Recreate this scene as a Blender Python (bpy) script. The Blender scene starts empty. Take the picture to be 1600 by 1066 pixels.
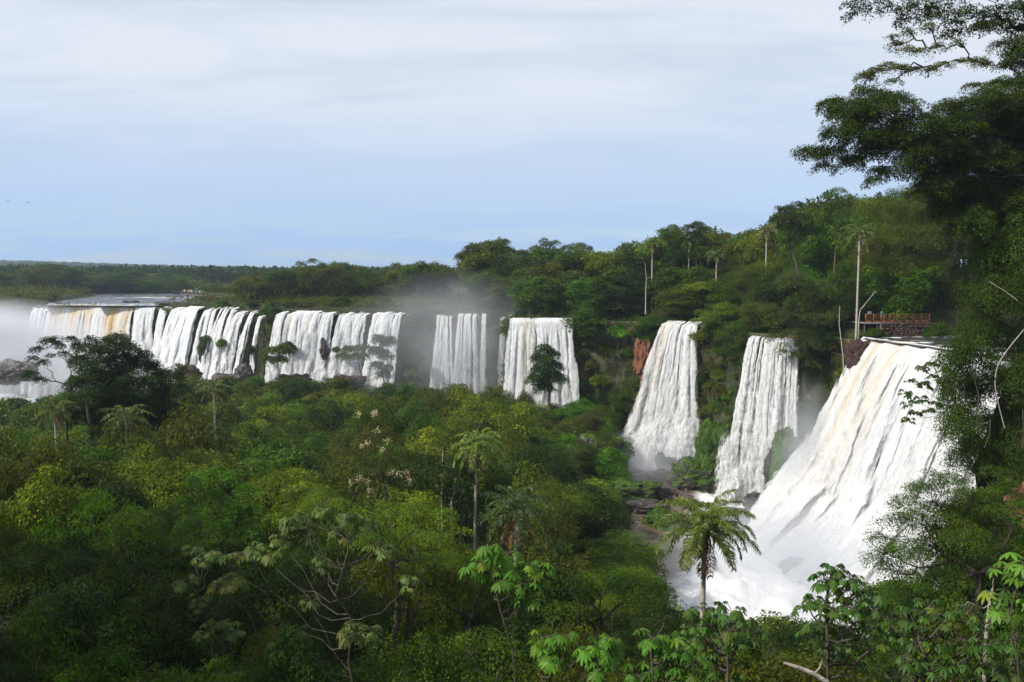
import bpy, math, random
import numpy as np
from mathutils import Vector

R = math.radians
scene = bpy.context.scene
col = scene.collection

# ------------------------------------------------------------------ camera
FPX, CX, CY, HOR = 1244.0, 800.0, 533.0, 430.0      # focal length and centre in photo pixels
PITCH = math.atan((CY - HOR) / FPX)
cd = bpy.data.cameras.new('camera'); cam = bpy.data.objects.new('camera', cd); col.objects.link(cam)
cd.sensor_width = 36; cd.lens = 36 * FPX / 1600; cd.clip_start = 0.1; cd.clip_end = 20000
cam.location = (0, 0, 0); cam.rotation_euler = (R(90) - PITCH, 0, 0)
scene.camera = cam
scene.render.resolution_x, scene.render.resolution_y = 1024, 682

# ------------------------------------------------------------------ sky and sun
SUN_EL, SUN_AZ = R(41), R(-118)       # azimuth from +Y clockwise: from the left, slightly behind the viewer
w = bpy.data.worlds.new('World'); scene.world = w; w.use_nodes = True
nt = w.node_tree; nt.nodes.clear(); N = nt.nodes.new; L = nt.links.new
out = N('ShaderNodeOutputWorld'); bg = N('ShaderNodeBackground'); L(bg.outputs[0], out.inputs[0])
sky = N('ShaderNodeTexSky'); sky.sky_type = 'NISHITA'; sky.sun_disc = False
sky.sun_elevation = SUN_EL; sky.sun_rotation = SUN_AZ; sky.altitude = 200; sky.air_density = 1.0; sky.dust_density = 0.6; sky.ozone_density = 1.5
tc = N('ShaderNodeTexCoord'); sep = N('ShaderNodeSeparateXYZ'); L(tc.outputs['Generated'], sep.inputs[0])
def M_(op, a, b=None, c=None):
    m = N('ShaderNodeMath'); m.operation = op
    for i, v in enumerate((a, b, c)):
        if v is None: continue
        if hasattr(v, 'links'): L(v, m.inputs[i])
        else: m.inputs[i].default_value = v
    return m.outputs[0]
zz = M_('ADD', M_('MAXIMUM', sep.outputs[2], 0.0), 0.16)
cmb = N('ShaderNodeCombineXYZ')
L(M_('DIVIDE', sep.outputs[0], zz), cmb.inputs[0]); L(M_('MULTIPLY', M_('DIVIDE', sep.outputs[1], zz), 2.2), cmb.inputs[1])
n1 = N('ShaderNodeTexNoise'); n1.inputs['Scale'].default_value = 1.0; n1.inputs['Detail'].default_value = 7; n1.inputs['Roughness'].default_value = 0.55
n1.inputs['Distortion'].default_value = 0.35
mp = N('ShaderNodeMapping'); mp.inputs['Location'].default_value = (3.6, 1.3, 0); L(cmb.outputs[0], mp.inputs[0]); L(mp.outputs[0], n1.inputs['Vector'])
r1 = N('ShaderNodeMapRange'); r1.inputs[1].default_value = 0.36; r1.inputs[2].default_value = 0.56; L(n1.outputs[0], r1.inputs[0])
# veil thins towards the horizon
r2 = N('ShaderNodeMapRange'); r2.inputs[1].default_value = 0.0; r2.inputs[2].default_value = 0.24; r2.inputs[3].default_value = 0.9; r2.inputs[4].default_value = 1.0
L(sep.outputs[2], r2.inputs[0])
cl = M_('MULTIPLY', M_('ADD', M_('MULTIPLY', r1.outputs[0], 0.3), 0.7), r2.outputs[0])
skm = N('ShaderNodeVectorMath'); skm.operation = 'SCALE'; skm.inputs['Scale'].default_value = 0.14; L(sky.outputs[0], skm.inputs[0])
hr = N('ShaderNodeMapRange'); hr.inputs[1].default_value = 0.0; hr.inputs[2].default_value = 0.22; L(sep.outputs[2], hr.inputs[0])
hz = N('ShaderNodeMix'); hz.data_type = 'RGBA'; L(hr.outputs[0], hz.inputs[0]); hz.inputs[6].default_value = (.31, .53, .91, 1); hz.inputs[7].default_value = (.77, .83, .93, 1)
mx = N('ShaderNodeMix'); mx.data_type = 'RGBA'; L(cl, mx.inputs[0]); L(skm.outputs[0], mx.inputs[6]); L(hz.outputs[2], mx.inputs[7])
L(mx.outputs[2], bg.inputs[0]); bg.inputs[1].default_value = 1.0
ld = bpy.data.lights.new('sun', 'SUN'); ld.energy = 5.0; ld.angle = R(2); ld.color = (1, .95, .86)
sun = bpy.data.objects.new('sun', ld); col.objects.link(sun)
sd = Vector((math.sin(SUN_AZ) * math.cos(SUN_EL), math.cos(SUN_AZ) * math.cos(SUN_EL), math.sin(SUN_EL)))
sun.rotation_euler = sd.to_track_quat('Z', 'Y').to_euler()
scene.view_settings.view_transform = 'Standard'; scene.view_settings.look = 'None'
scene.view_settings.exposure = 0.0; scene.view_settings.gamma = 1.0
cy = scene.cycles
cy.use_denoising = True; cy.max_bounces = 5; cy.diffuse_bounces = 2; cy.glossy_bounces = 1; cy.transmission_bounces = 3
cy.transparent_max_bounces = 24; cy.volume_bounces = 2; cy.volume_step_rate = 1.0; cy.volume_max_steps = 64
cy.use_adaptive_sampling = True; cy.adaptive_threshold = 0.02; cy.caustics_reflective = False; cy.caustics_refractive = False

# ------------------------------------------------------------------ helpers
cp_, sp_ = math.cos(PITCH), math.sin(PITCH)
def proj(X, Y, Z):
    D = Y * cp_ - Z * sp_; v = Y * sp_ + Z * cp_
    return CX + FPX * X / D, CY - FPX * v / D, D
def at(px, py, Y):
    """the point at world distance Y seen at a photo pixel"""
    a = (px - CX) / FPX; b = (CY - py) / FPX
    dy = cp_ + b * sp_; dz = -sp_ + b * cp_
    return np.array([a * Y / dy, Y, dz * Y / dy])
def X_at(px, Y): return (px - CX) / FPX * Y
def tag(o, label=None, cat=None, group=None, kind=None):
    if label: o['label'] = label
    if cat: o['category'] = cat
    if group: o['group'] = group
    if kind: o['kind'] = kind
    return o
def smooth(t): t = np.clip(t, 0, 1); return t * t * (3 - 2 * t)
def _h(ix, iy, seed):
    n = (ix.astype(np.int64) * 374761393 + iy.astype(np.int64) * 668265263 + seed * 974634777) & 0xffffffff
    n = ((n ^ (n >> 13)) * 1274126177) & 0xffffffff
    return ((n ^ (n >> 16)) & 0xffffff) / 0xffffff
def vnoise(x, y, seed=0):
    x = np.asarray(x, float); y = np.asarray(y, float)
    ix = np.floor(x); iy = np.floor(y); fx = x - ix; fy = y - iy
    fx = fx * fx * (3 - 2 * fx); fy = fy * fy * (3 - 2 * fy)
    a = _h(ix, iy, seed); b = _h(ix + 1, iy, seed); c = _h(ix, iy + 1, seed); d = _h(ix + 1, iy + 1, seed)
    return (a * (1 - fx) + b * fx) * (1 - fy) + (c * (1 - fx) + d * fx) * fy
def fbm(x, y, seed=0, o=4):
    s = 0; a = 1; t = 0
    for k in range(o):
        s = s + a * vnoise(np.asarray(x) * 2 ** k, np.asarray(y) * 2 ** k, seed + k); t += a; a *= .5
    return s / t - .5
def nrm(v): return v / (np.linalg.norm(v, axis=-1, keepdims=True) + 1e-9)

def np_mesh(name, V, F, mat, tint=None, smooth_=False, uv=None, parent=None, attrs=None):
    """V (n,3); F (m,k) indices, or a list of such arrays"""
    me = bpy.data.meshes.new(name)
    Fs = F if isinstance(F, list) else [F]
    Fs = [f for f in Fs if len(f)]
    me.vertices.add(len(V)); me.vertices.foreach_set('co', np.asarray(V, np.float32).ravel())
    tot = sum(f.size for f in Fs); cnt = sum(len(f) for f in Fs)
    me.loops.add(tot); me.polygons.add(cnt)
    me.loops.foreach_set('vertex_index', np.concatenate([f.ravel() for f in Fs]).astype(np.int32))
    sizes = np.concatenate([np.full(len(f), f.shape[1]) for f in Fs])
    me.polygons.foreach_set('loop_start', (np.cumsum(sizes) - sizes).astype(np.int32))
    if smooth_: me.polygons.foreach_set('use_smooth', np.ones(cnt, bool))
    me.update(calc_edges=True)
    if tint is not None:
        at_ = me.attributes.new('tint', 'FLOAT_COLOR', 'POINT')
        t4 = np.ones((len(V), 4), np.float32); t4[:, :tint.shape[1]] = tint
        at_.data.foreach_set('color', t4.ravel())
    for k, v in (attrs or {}).items():
        a_ = me.attributes.new(k, 'FLOAT_VECTOR', 'POINT'); a_.data.foreach_set('vector', np.asarray(v, np.float32).ravel())
    me.materials.append(mat)
    o = bpy.data.objects.new(name, me); col.objects.link(o)
    if parent: o.parent = parent
    return o

class MB:
    """collects tubes, boxes and raw pieces into ONE mesh"""
    def __init__(s): s.V = []; s.Q = []; s.T = []; s.n = 0; s.C = []
    def add(s, V, F, tint=None):
        V = np.asarray(V, float); F = np.asarray(F, int) + s.n
        (s.Q if F.shape[1] == 4 else s.T).append(F); s.V.append(V); s.n += len(V)
        t = np.ones((len(V), 3)); 
        if tint is not None: t = t * np.asarray(tint)
        s.C.append(t)
    def box(s, c, sz, rot=0, tint=None):
        c = np.asarray(c, float); hx, hy, hz = np.asarray(sz) / 2.
        v = np.array([[x, y, z] for x in (-hx, hx) for y in (-hy, hy) for z in (-hz, hz)])
        ca, sa = math.cos(rot), math.sin(rot)
        v = np.stack([v[:, 0] * ca - v[:, 1] * sa, v[:, 0] * sa + v[:, 1] * ca, v[:, 2]], 1) + c
        s.add(v, [[0, 1, 3, 2], [4, 6, 7, 5], [0, 4, 5, 1], [2, 3, 7, 6], [0, 2, 6, 4], [1, 5, 7, 3]], tint)
    def tube(s, P, r, sides=6, tint=None):
        P = np.asarray(P, float); n = len(P); r = np.broadcast_to(np.asarray(r, float), (n,))
        T = nrm(np.gradient(P, axis=0)); up = np.array([0, 0, 1.]) if abs(T[0, 2]) < .9 else np.array([1., 0, 0])
        A = nrm(np.cross(T, up)); B = np.cross(T, A)
        a = np.arange(sides) * 2 * math.pi / sides
        ring = (A[:, None] * np.cos(a)[None, :, None] + B[:, None] * np.sin(a)[None, :, None]) * r[:, None, None] + P[:, None]
        i = np.arange(n - 1)[:, None] * sides; j = np.arange(sides)[None]; k = (j + 1) % sides
        F = np.stack([i + j, i + k, i + sides + k, i + sides + j], -1).reshape(-1, 4)
        s.add(ring.reshape(-1, 3), F, tint)
    def build(s, name, mat, parent=None, smooth_=True):
        F = []
        if s.Q: F.append(np.concatenate(s.Q))
        if s.T: F.append(np.concatenate(s.T))
        return np_mesh(name, np.concatenate(s.V), F, mat, np.concatenate(s.C), smooth_, parent=parent)

# ------------------------------------------------------------------ materials
def newmat(name):
    m = bpy.data.materials.new(name); m.use_nodes = True; t = m.node_tree; t.nodes.clear()
    return m, t, t.nodes.new, t.links.new
def nmath(N, L, op, a, b=None, c=None, clamp=False):
    m = N('ShaderNodeMath'); m.operation = op; m.use_clamp = clamp
    for i, v in enumerate((a, b, c)):
        if v is None: continue
        if hasattr(v, 'links'): L(v, m.inputs[i])
        else: m.inputs[i].default_value = v
    return m.outputs[0]
def foliage_mat(name, rough=.55, trans=.34, spec=.12):
    m, t, N, L = newmat(name)
    o = N('ShaderNodeOutputMaterial'); oi = N('ShaderNodeObjectInfo'); a = N('ShaderNodeAttribute'); a.attribute_name = 'tint'
    mul = N('ShaderNodeMix'); mul.data_type = 'RGBA'; mul.blend_type = 'MULTIPLY'; mul.inputs[0].default_value = 1
    L(oi.outputs['Color'], mul.inputs[6]); L(a.outputs['Color'], mul.inputs[7])
    p = N('ShaderNodeBsdfPrincipled'); p.inputs['Roughness'].default_value = rough; p.inputs['Specular IOR Level'].default_value = spec
    L(mul.outputs[2], p.inputs['Base Color'])
    tr = N('ShaderNodeBsdfTranslucent'); yel = N('ShaderNodeMix'); yel.data_type = 'RGBA'; yel.blend_type = 'MULTIPLY'; yel.inputs[0].default_value = 1
    L(mul.outputs[2], yel.inputs[6]); yel.inputs[7].default_value = (1.9, 1.8, .7, 1); L(yel.outputs[2], tr.inputs[0])
    mx = N('ShaderNodeMixShader'); mx.inputs[0].default_value = trans; L(p.outputs[0], mx.inputs[1]); L(tr.outputs[0], mx.inputs[2]); L(mx.outputs[0], o.inputs[0])
    return m
def noisy_mat(name, stops, scale, rough=.8, bump=.3, stretch=(1, 1, 1), detail=8, use_tint=False, spec=.3, bscale=None, bdist=.1):
    m, t, N, L = newmat(name)
    o = N('ShaderNodeOutputMaterial'); p = N('ShaderNodeBsdfPrincipled'); L(p.outputs[0], o.inputs[0])
    tc = N('ShaderNodeTexCoord'); mp = N('ShaderNodeMapping'); mp.inputs['Scale'].default_value = stretch; L(tc.outputs['Object'], mp.inputs[0])
    n = N('ShaderNodeTexNoise'); n.inputs['Scale'].default_value = scale; n.inputs['Detail'].default_value = detail; n.inputs['Roughness'].default_value = .62; L(mp.outputs[0], n.inputs['Vector'])
    r = N('ShaderNodeValToRGB'); L(n.outputs[0], r.inputs[0])
    e = r.color_ramp.elements
    while len(e) < len(stops): e.new(.5)
    for i, (pos, c) in enumerate(stops): e[i].position = pos; e[i].color = (*c, 1)
    cout = r.outputs[0]
    if use_tint:
        a = N('ShaderNodeAttribute'); a.attribute_name = 'tint'
        mul = N('ShaderNodeMix'); mul.data_type = 'RGBA'; mul.blend_type = 'MULTIPLY'; mul.inputs[0].default_value = 1
        L(cout, mul.inputs[6]); L(a.outputs['Color'], mul.inputs[7]); cout = mul.outputs[2]
    L(cout, p.inputs['Base Color']); p.inputs['Roughness'].default_value = rough; p.inputs['Specular IOR Level'].default_value = spec
    n2 = N('ShaderNodeTexNoise'); n2.inputs['Scale'].default_value = bscale or scale * 3; n2.inputs['Detail'].default_value = 6; L(mp.outputs[0], n2.inputs['Vector'])
    b = N('ShaderNodeBump'); b.inputs['Strength'].default_value = bump; b.inputs['Distance'].default_value = bdist; L(n2.outputs[0], b.inputs['Height']); L(b.outputs[0], p.inputs['Normal'])
    return m
leaf_m = foliage_mat('leaf')
palm_m = foliage_mat('palm_leaf', .4, .25, .4)
broad_m = foliage_mat('broad_leaf', .5, .3, .22)
bark_m = noisy_mat('bark', [(.3, (.035, .027, .02)), (.7, (.12, .1, .075))], 3, .9, .6, (1, 1, .3), use_tint=True)
pale_bark_m = noisy_mat('pale_bark', [(.3, (.24, .21, .17)), (.7, (.5, .46, .39))], 4, .85, .5, (1, 1, 2.5), use_tint=True)
ground_m = noisy_mat('forest_floor', [(.3, (.012, .014, .006)), (.55, (.03, .035, .012)), (.8, (.06, .05, .028))], .4, .95, .5)
rock_m = noisy_mat('wet_basalt', [(.25, (.012, .011, .011)), (.5, (.04, .032, .028)), (.75, (.11, .085, .07))], .5, .45, .8, (1, 1, 1), spec=.5, bscale=1.6, bdist=.3)
moss_m = noisy_mat('moss', [(.25, (.025, .05, .008)), (.6, (.06, .12, .015)), (.8, (.1, .15, .03))], 1.2, .95, .9, bscale=7, bdist=.15)
red_rock_m = noisy_mat('red_rock', [(.25, (.05, .02, .012)), (.5, (.19, .07, .038)), (.8, (.34, .16, .09))], .8, .8, .9, (1, 1, .4), bscale=2.5, bdist=.3)

def cliff_material():
    m, t, N, L = newmat('cliff_rock')
    o = N('ShaderNodeOutputMaterial'); p = N('ShaderNodeBsdfPrincipled'); L(p.outputs[0], o.inputs[0])
    tc = N('ShaderNodeTexCoord')
    def noise(scale, st, det=8):
        mp = N('ShaderNodeMapping'); mp.inputs['Scale'].default_value = st; L(tc.outputs['Object'], mp.inputs[0])
        n = N('ShaderNodeTexNoise'); n.inputs['Scale'].default_value = scale; n.inputs['Detail'].default_value = det; n.inputs['Roughness'].default_value = .65; L(mp.outputs[0], n.inputs['Vector']); return n.outputs[0]
    def ramp(fac, stops):
        r = N('ShaderNodeValToRGB'); L(fac, r.inputs[0]); e = r.color_ramp.elements
        while len(e) < len(stops): e.new(.5)
        for i, (pos, c) in enumerate(stops): e[i].position = pos; e[i].color = (*c, 1)
        return r.outputs[0]
    rock = ramp(noise(.35, (1, 1, .35)), [(.3, (.02, .014, .012)), (.5, (.07, .04, .028)), (.62, (.16, .07, .042)), (.75, (.24, .12, .08))])
    moss = ramp(noise(1.4, (1, 1, .5)), [(.3, (.012, .025, .006)), (.7, (.05, .085, .015))])
    mask = ramp(noise(.12, (1, 1, .6)), [(.42, (0, 0, 0)), (.56, (1, 1, 1))])
    mx = N('ShaderNodeMix'); mx.data_type = 'RGBA'; L(mask, mx.inputs[0]); L(rock, mx.inputs[6]); L(moss, mx.inputs[7]); L(mx.outputs[2], p.inputs['Base Color'])
    p.inputs['Roughness'].default_value = .7
    b = N('ShaderNodeBump'); b.inputs['Strength'].default_value = .9; b.inputs['Distance'].default_value = .5; L(noise(.9, (1, 1, .4)), b.inputs['Height']); L(b.outputs[0], p.inputs['Normal'])
    return m
cliff_m = cliff_material()

def fall_material():
    """white falling water; 'flow' = (metres across, metres down, 0..1 across the strand), tint.a-like 'dens' in tint.b is kept in 'wet'"""
    m, t, N, L = newmat('falling_water')
    o = N('ShaderNodeOutputMaterial')
    f = N('ShaderNodeAttribute'); f.attribute_name = 'flow'; d = N('ShaderNodeAttribute'); d.attribute_name = 'wet'; a = N('ShaderNodeAttribute'); a.attribute_name = 'tint'
    sp = N('ShaderNodeSeparateXYZ'); L(f.outputs['Vector'], sp.inputs[0]); sd_ = N('ShaderNodeSeparateXYZ'); L(d.outputs['Vector'], sd_.inputs[0])
    def noise(sx, sy, det, seed):
        mp = N('ShaderNodeMapping'); mp.inputs['Scale'].default_value = (sx, sy, 0); mp.inputs['Location'].default_value = (seed, seed, seed); L(f.outputs['Vector'], mp.inputs[0])
        n = N('ShaderNodeTexNoise'); n.inputs['Scale'].default_value = 1; n.inputs['Detail'].default_value = det; n.inputs['Roughness'].default_value = .68; L(mp.outputs[0], n.inputs['Vector']); return n.outputs[0]
    st = noise(1.1, .17, 6, 3.3); fine = noise(3.0, 1.0, 9, 9.1)
    # edge fade across the strand
    e = nmath(N, L, 'SUBTRACT', 1, nmath(N, L, 'POWER', nmath(N, L, 'ABSOLUTE', nmath(N, L, 'SUBTRACT', nmath(N, L, 'MULTIPLY', sp.outputs[2], 2), 1)), 2.2))
    s = nmath(N, L, 'ADD', nmath(N, L, 'MULTIPLY', st, .9), nmath(N, L, 'MULTIPLY', fine, 1.2))
    s = nmath(N, L, 'ADD', nmath(N, L, 'SUBTRACT', s, 1.05), nmath(N, L, 'MULTIPLY', e, .55))
    s = nmath(N, L, 'ADD', s, nmath(N, L, 'SUBTRACT', sd_.outputs[0], .55))
    r = N('ShaderNodeMapRange'); r.interpolation_type = 'SMOOTHSTEP'; r.inputs[1].default_value = -.1; r.inputs[2].default_value = .32; L(s, r.inputs[0])
    alpha = nmath(N, L, 'MULTIPLY', r.outputs[0], sd_.outputs[1])
    bc = N('ShaderNodeMix'); bc.data_type = 'RGBA'; bc.blend_type = 'MULTIPLY'; bc.inputs[0].default_value = 1
    cr = N('ShaderNodeValToRGB'); cr.color_ramp.elements[0].position = .36; cr.color_ramp.elements[0].color = (.6, .62, .65, 1); cr.color_ramp.elements[1].position = .56; cr.color_ramp.elements[1].color = (.86, .86, .86, 1)
    L(nmath(N, L, 'ADD', nmath(N, L, 'MULTIPLY', st, .35), nmath(N, L, 'MULTIPLY', fine, .65)), cr.inputs[0])
    L(cr.outputs[0], bc.inputs[6]); L(a.outputs['Color'], bc.inputs[7])
    df = N('ShaderNodeBsdfDiffuse'); L(bc.outputs[2], df.inputs[0]); tl = N('ShaderNodeBsdfTranslucent'); L(bc.outputs[2], tl.inputs[0])
    b = N('ShaderNodeBump'); b.inputs['Strength'].default_value = .7; b.inputs['Distance'].default_value = .35
    L(nmath(N, L, 'ADD', st, nmath(N, L, 'MULTIPLY', fine, .6)), b.inputs['Height']); L(b.outputs[0], df.inputs['Normal'])
    m1 = N('ShaderNodeMixShader'); m1.inputs[0].default_value = .3; L(df.outputs[0], m1.inputs[1]); L(tl.outputs[0], m1.inputs[2])
    tp = N('ShaderNodeBsdfTransparent'); m2 = N('ShaderNodeMixShader'); L(alpha, m2.inputs[0]); L(tp.outputs[0], m2.inputs[1]); L(m1.outputs[0], m2.inputs[2]); L(m2.outputs[0], o.inputs[0])
    return m
fall_m = fall_material()

def water_material(name, deep, foam_bias, scale=.12, rough=.18, foamcol=(.74, .74, .74)):
    m, t, N, L = newmat(name)
    o = N('ShaderNodeOutputMaterial'); tc = N('ShaderNodeTexCoord')
    a = N('ShaderNodeAttribute'); a.attribute_name = 'tint'; se = N('ShaderNodeSeparateColor'); L(a.outputs['Color'], se.inputs[0])
    n = N('ShaderNodeTexNoise'); n.inputs['Scale'].default_value = scale; n.inputs['Detail'].default_value = 9; n.inputs['Roughness'].default_value = .68; n.inputs['Distortion'].default_value = .8; L(tc.outputs['Object'], n.inputs['Vector'])
    s = nmath(N, L, 'ADD', nmath(N, L, 'ADD', n.outputs[0], foam_bias), nmath(N, L, 'MULTIPLY', se.outputs[0], .55))
    r = N('ShaderNodeMapRange'); r.interpolation_type = 'SMOOTHSTEP'; r.inputs[1].default_value = .5; r.inputs[2].default_value = .74; L(s, r.inputs[0])
    p = N('ShaderNodeBsdfPrincipled'); p.inputs['Base Color'].default_value = (*deep, 1); p.inputs['Roughness'].default_value = rough; p.inputs['Specular IOR Level'].default_value = .5
    n2 = N('ShaderNodeTexNoise'); n2.inputs['Scale'].default_value = 1.3; n2.inputs['Detail'].default_value = 5; L(tc.outputs['Object'], n2.inputs['Vector'])
    b = N('ShaderNodeBump'); b.inputs['Strength'].default_value = .6; b.inputs['Distance'].default_value = .4; L(n2.outputs[0], b.inputs['Height']); L(b.outputs[0], p.inputs['Normal'])
    d = N('ShaderNodeBsdfDiffuse'); d.inputs[0].default_value = (*foamcol, 1); L(b.outputs[0], d.inputs['Normal'])
    mx = N('ShaderNodeMixShader'); L(r.outputs[0], mx.inputs[0]); L(p.outputs[0], mx.inputs[1]); L(d.outputs[0], mx.inputs[2]); L(mx.outputs[0], o.inputs[0])
    return m
pool_m = water_material('silty_water', (.13, .095, .075), -.12)
river_m = water_material('river_water', (.05, .05, .055), -.04, .35, .12)

# ------------------------------------------------------------------ lie of the land
# rim of the gorge (x, y), from the far left round to the viewer; the gorge lies on its near side
RIM = np.array([(-900, 520), (-380, 350), (-200, 275), (-160, 247), (-138, 240), (-105, 234), (-98, 228), (-68, 214), (-58, 199), (-44, 197),
                (-27, 195), (-18, 189), (-1, 185), (0, 169), (12, 168), (24, 163), (30, 156), (36, 154), (38.5, 142), (39, 130), (45, 127),
                (49, 119), (51, 112), (53, 98), (54, 86), (53, 73), (49, 63), (43, 50), (31, 29), (20, 13), (7, 2.5), (-10, -2), (-30, -6), (-70, -18), (-160, -60), (-900, -300)], float)
def seg_dist(x, y, P):
    x = np.asarray(x, float); y = np.asarray(y, float); best = np.full(x.shape, 1e9)
    for (ax, ay), (bx, by) in zip(P[:-1], P[1:]):
        dx, dy = bx - ax, by - ay
        t = np.clip(((x - ax) * dx + (y - ay) * dy) / (dx * dx + dy * dy + 1e-9), 0, 1)
        best = np.minimum(best, np.hypot(x - ax - t * dx, y - ay - t * dy))
    return best
def inside(x, y, P):
    x = np.asarray(x, float); y = np.asarray(y, float); c = np.zeros(x.shape, bool); n = len(P); j = n - 1
    for i in range(n):
        xi, yi = P[i]; xj, yj = P[j]
        c ^= ((yi > y) != (yj > y)) & (x < (xj - xi) * (y - yi) / (yj - yi + 1e-12) + xi)
        j = i
    return c
GORGE = RIM
POOL = np.array([(22, 158), (27, 163), (39, 160), (43, 140), (50, 134), (54, 118), (58, 100), (56, 86), (47, 74), (36, 68), (26, 70), (16, 74), (14, 86), (17, 104), (20, 122), (20, 142)], float)
LEFTPOOL = np.array([(-420, 350), (-130, 245), (-60, 205), (-60, 196), (-90, 190), (-115, 178), (-150, 160), (-420, 220)], float)
def shore(x, y):
    """signed distance to the pools, positive on land"""
    best = np.full(np.shape(x), 1e9)
    for P in (POOL, LEFTPOOL):
        d = seg_dist(x, y, np.vstack([P, P[:1]])); best = np.minimum(best, np.where(inside(x, y, P), -d, d))
    return best
RIVERS = [np.array([(50.5, 113.5), (53, 99), (54, 86), (53, 73), (66, 72), (120, 80), (170, 120), (75, 119.2), (62.5, 118.5), (54.3, 117.8), (52.2, 115.6)], float),
          np.array([(-139, 239.5), (-105, 233.5), (-97, 238), (-104, 262), (-120, 300), (-126, 325), (-120, 350), (-60, 380), (200, 420), (200, 470), (-120, 400), (-240, 392), (-178, 340), (-165, 300), (-152, 262)], float)]
def land(x, y):
    x = np.asarray(x, float); y = np.asarray(y, float)
    rd = seg_dist(x, y, RIM); ins = inside(x, y, GORGE); d = np.hypot(x, y)
    rimz = np.interp(y, [0, 40, 80, 98], [-1.9, -5, -8, -8.6])
    # plateau
    rise = np.where((y < 215) & (x > -20), np.minimum(9, .2 * np.maximum(0, rd - 4)) * smooth((215 - y) / 30) * smooth((x + 20) / 25), 0)
    rise = rise * np.where(y > 60, 1, smooth((y + 0) / 60))
    pz = rimz + .6 * smooth((rd - 1) / 5) + rise + 1.2 * fbm(x / 9, y / 9, 3) * smooth(rd / 6) - 7 * (1 - smooth(rd / 2.6))
    ang = np.arctan2(x, y)
    ridge = np.interp(ang, [-.75, -.55, -.3, -.1, .1], [34, 32, 16, 2, 0]) * smooth((d - 900) / 1700)
    pz = pz + ridge * (1 + .25 * fbm(x / 300, y / 300, 5))
    for P in RIVERS:
        dd = seg_dist(x, y, np.vstack([P, P[:1]])); s = np.where(inside(x, y, P), -dd, dd)
        pz = pz + (-10.4 - pz) * (1 - smooth((s + .6) / 2.2))
    # gorge floor
    g = np.interp(d, [0, 4, 10, 20, 30, 50, 80, 120, 160, 240], [-1.9, -2.6, -9, -17.5, -23.5, -28.5, -31.5, -34, -35.5, -36])
    g = g + 2.2 * fbm(x / 12, y / 12, 8)
    g = g + 5.5 * smooth(1.3 - np.hypot((x - 9) / 13, (y - 153) / 15))
    s = shore(x, y); g = g + (-39.5 - g) * (1 - smooth((s + 1.5) / 6.5))
    t = np.where(y < 34, smooth((rd + 2) / 6), 1.)
    gz = rimz - 7 + (g - rimz + 7) * t
    return np.where(ins, gz, pz)
def land1(x, y): return float(land(np.array([x]), np.array([y]))[0])

def spaced(lo, hi, dlo, dhi, step, grow=1.11):
    a = list(np.arange(dlo, dhi, step)); s = step; v = dlo; pre = []
    while v > lo: s *= grow; v -= s; pre.append(v)
    s = step; v = a[-1]; post = []
    while v < hi: s *= grow; v += s; post.append(v)
    return np.array(pre[::-1] + a + post)
def grid_faces(nx, ny):
    i = np.arange(nx - 1)[:, None] * ny + np.arange(ny - 1)[None]
    return np.stack([i, i + ny, i + ny + 1, i + 1], -1).reshape(-1, 4)
gx = spaced(-6000, 6000, -170, 125, 1.7); gy = spaced(-900, 6500, -12, 275, 1.7)
GX, GY = np.meshgrid(gx, gy, indexing='ij')
GZ = land(GX, GY)
np_mesh('ground', np.stack([GX, GY, GZ], -1).reshape(-1, 3), grid_faces(len(gx), len(gy)), ground_m, smooth_=True)['kind'] = 'structure'

# river and pools: sheets at their own level
def water_sheet(name, P, z, step, mat, amp, foam_fn, lim=None):
    lo, hi = P.min(0), P.max(0)
    xs = np.arange(lo[0], hi[0], step); ys = np.arange(lo[1], hi[1], step)
    X, Y = np.meshgrid(xs, ys, indexing='ij')
    foam = foam_fn(X, Y)
    Z = z + amp * (fbm(X / 3.5, Y / 3.5, 21, 5) * (0.25 + 1.6 * foam))
    F = grid_faces(len(xs), len(ys)); keep = inside(X, Y, P).ravel()
    F = F[keep[F].any(1)]
    t = np.stack([foam.ravel()] * 3, 1)
    o = np_mesh(name, np.stack([X, Y, Z], -1).reshape(-1, 3), F, mat, t, True); o['kind'] = 'structure'
    return o
def blob_foam(spots):
    def f(X, Y):
        v = np.zeros(X.shape)
        for (x, y, r, a) in spots: v = np.maximum(v, a * smooth(1.3 - np.hypot(X - x, Y - y) / r))
        return v
    return f
def grow(P, m):
    c = P.mean(0); v = P - c; return c + v * (1 + m / np.linalg.norm(v, axis=1, keepdims=True))
water_sheet('plunge_pool', grow(POOL, 4), -37, .5, pool_m, 2.4,
            blob_foam([(26, 153, 9, 1.1), (38, 131, 8, .85), (40, 112, 16, 1.2), (40, 98, 18, 1.2), (34, 86, 18, 1.0), (22, 78, 15, .85), (10, 78, 10, .7)]))
water_sheet('far_pool', grow(LEFTPOOL, 5), -37, 2.5, pool_m, 3, blob_foam([(-120, 215, 40, 1.6), (-75, 195, 25, 1.3), (-200, 240, 50, 1.4)]))
for k, P in enumerate(RIVERS):
    water_sheet('river', P, -9.05 if k == 0 else -9.0, .7 if k == 0 else 3, river_m, .35 if k == 0 else .5,
                (lambda X, Y: .5 * smooth((fbm(X / 3.5, Y / 2.5, 4) - .07) * 6)) if k == 0 else
                (lambda X, Y: .9 * smooth(1.2 - np.hypot((X + 140) / 22, (Y - 320) / 14)) * smooth((fbm(X / 4, Y / 7, 14) + .05) * 6) + .22 * smooth(1.2 - np.abs(Y - 246) / 9)))

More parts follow.
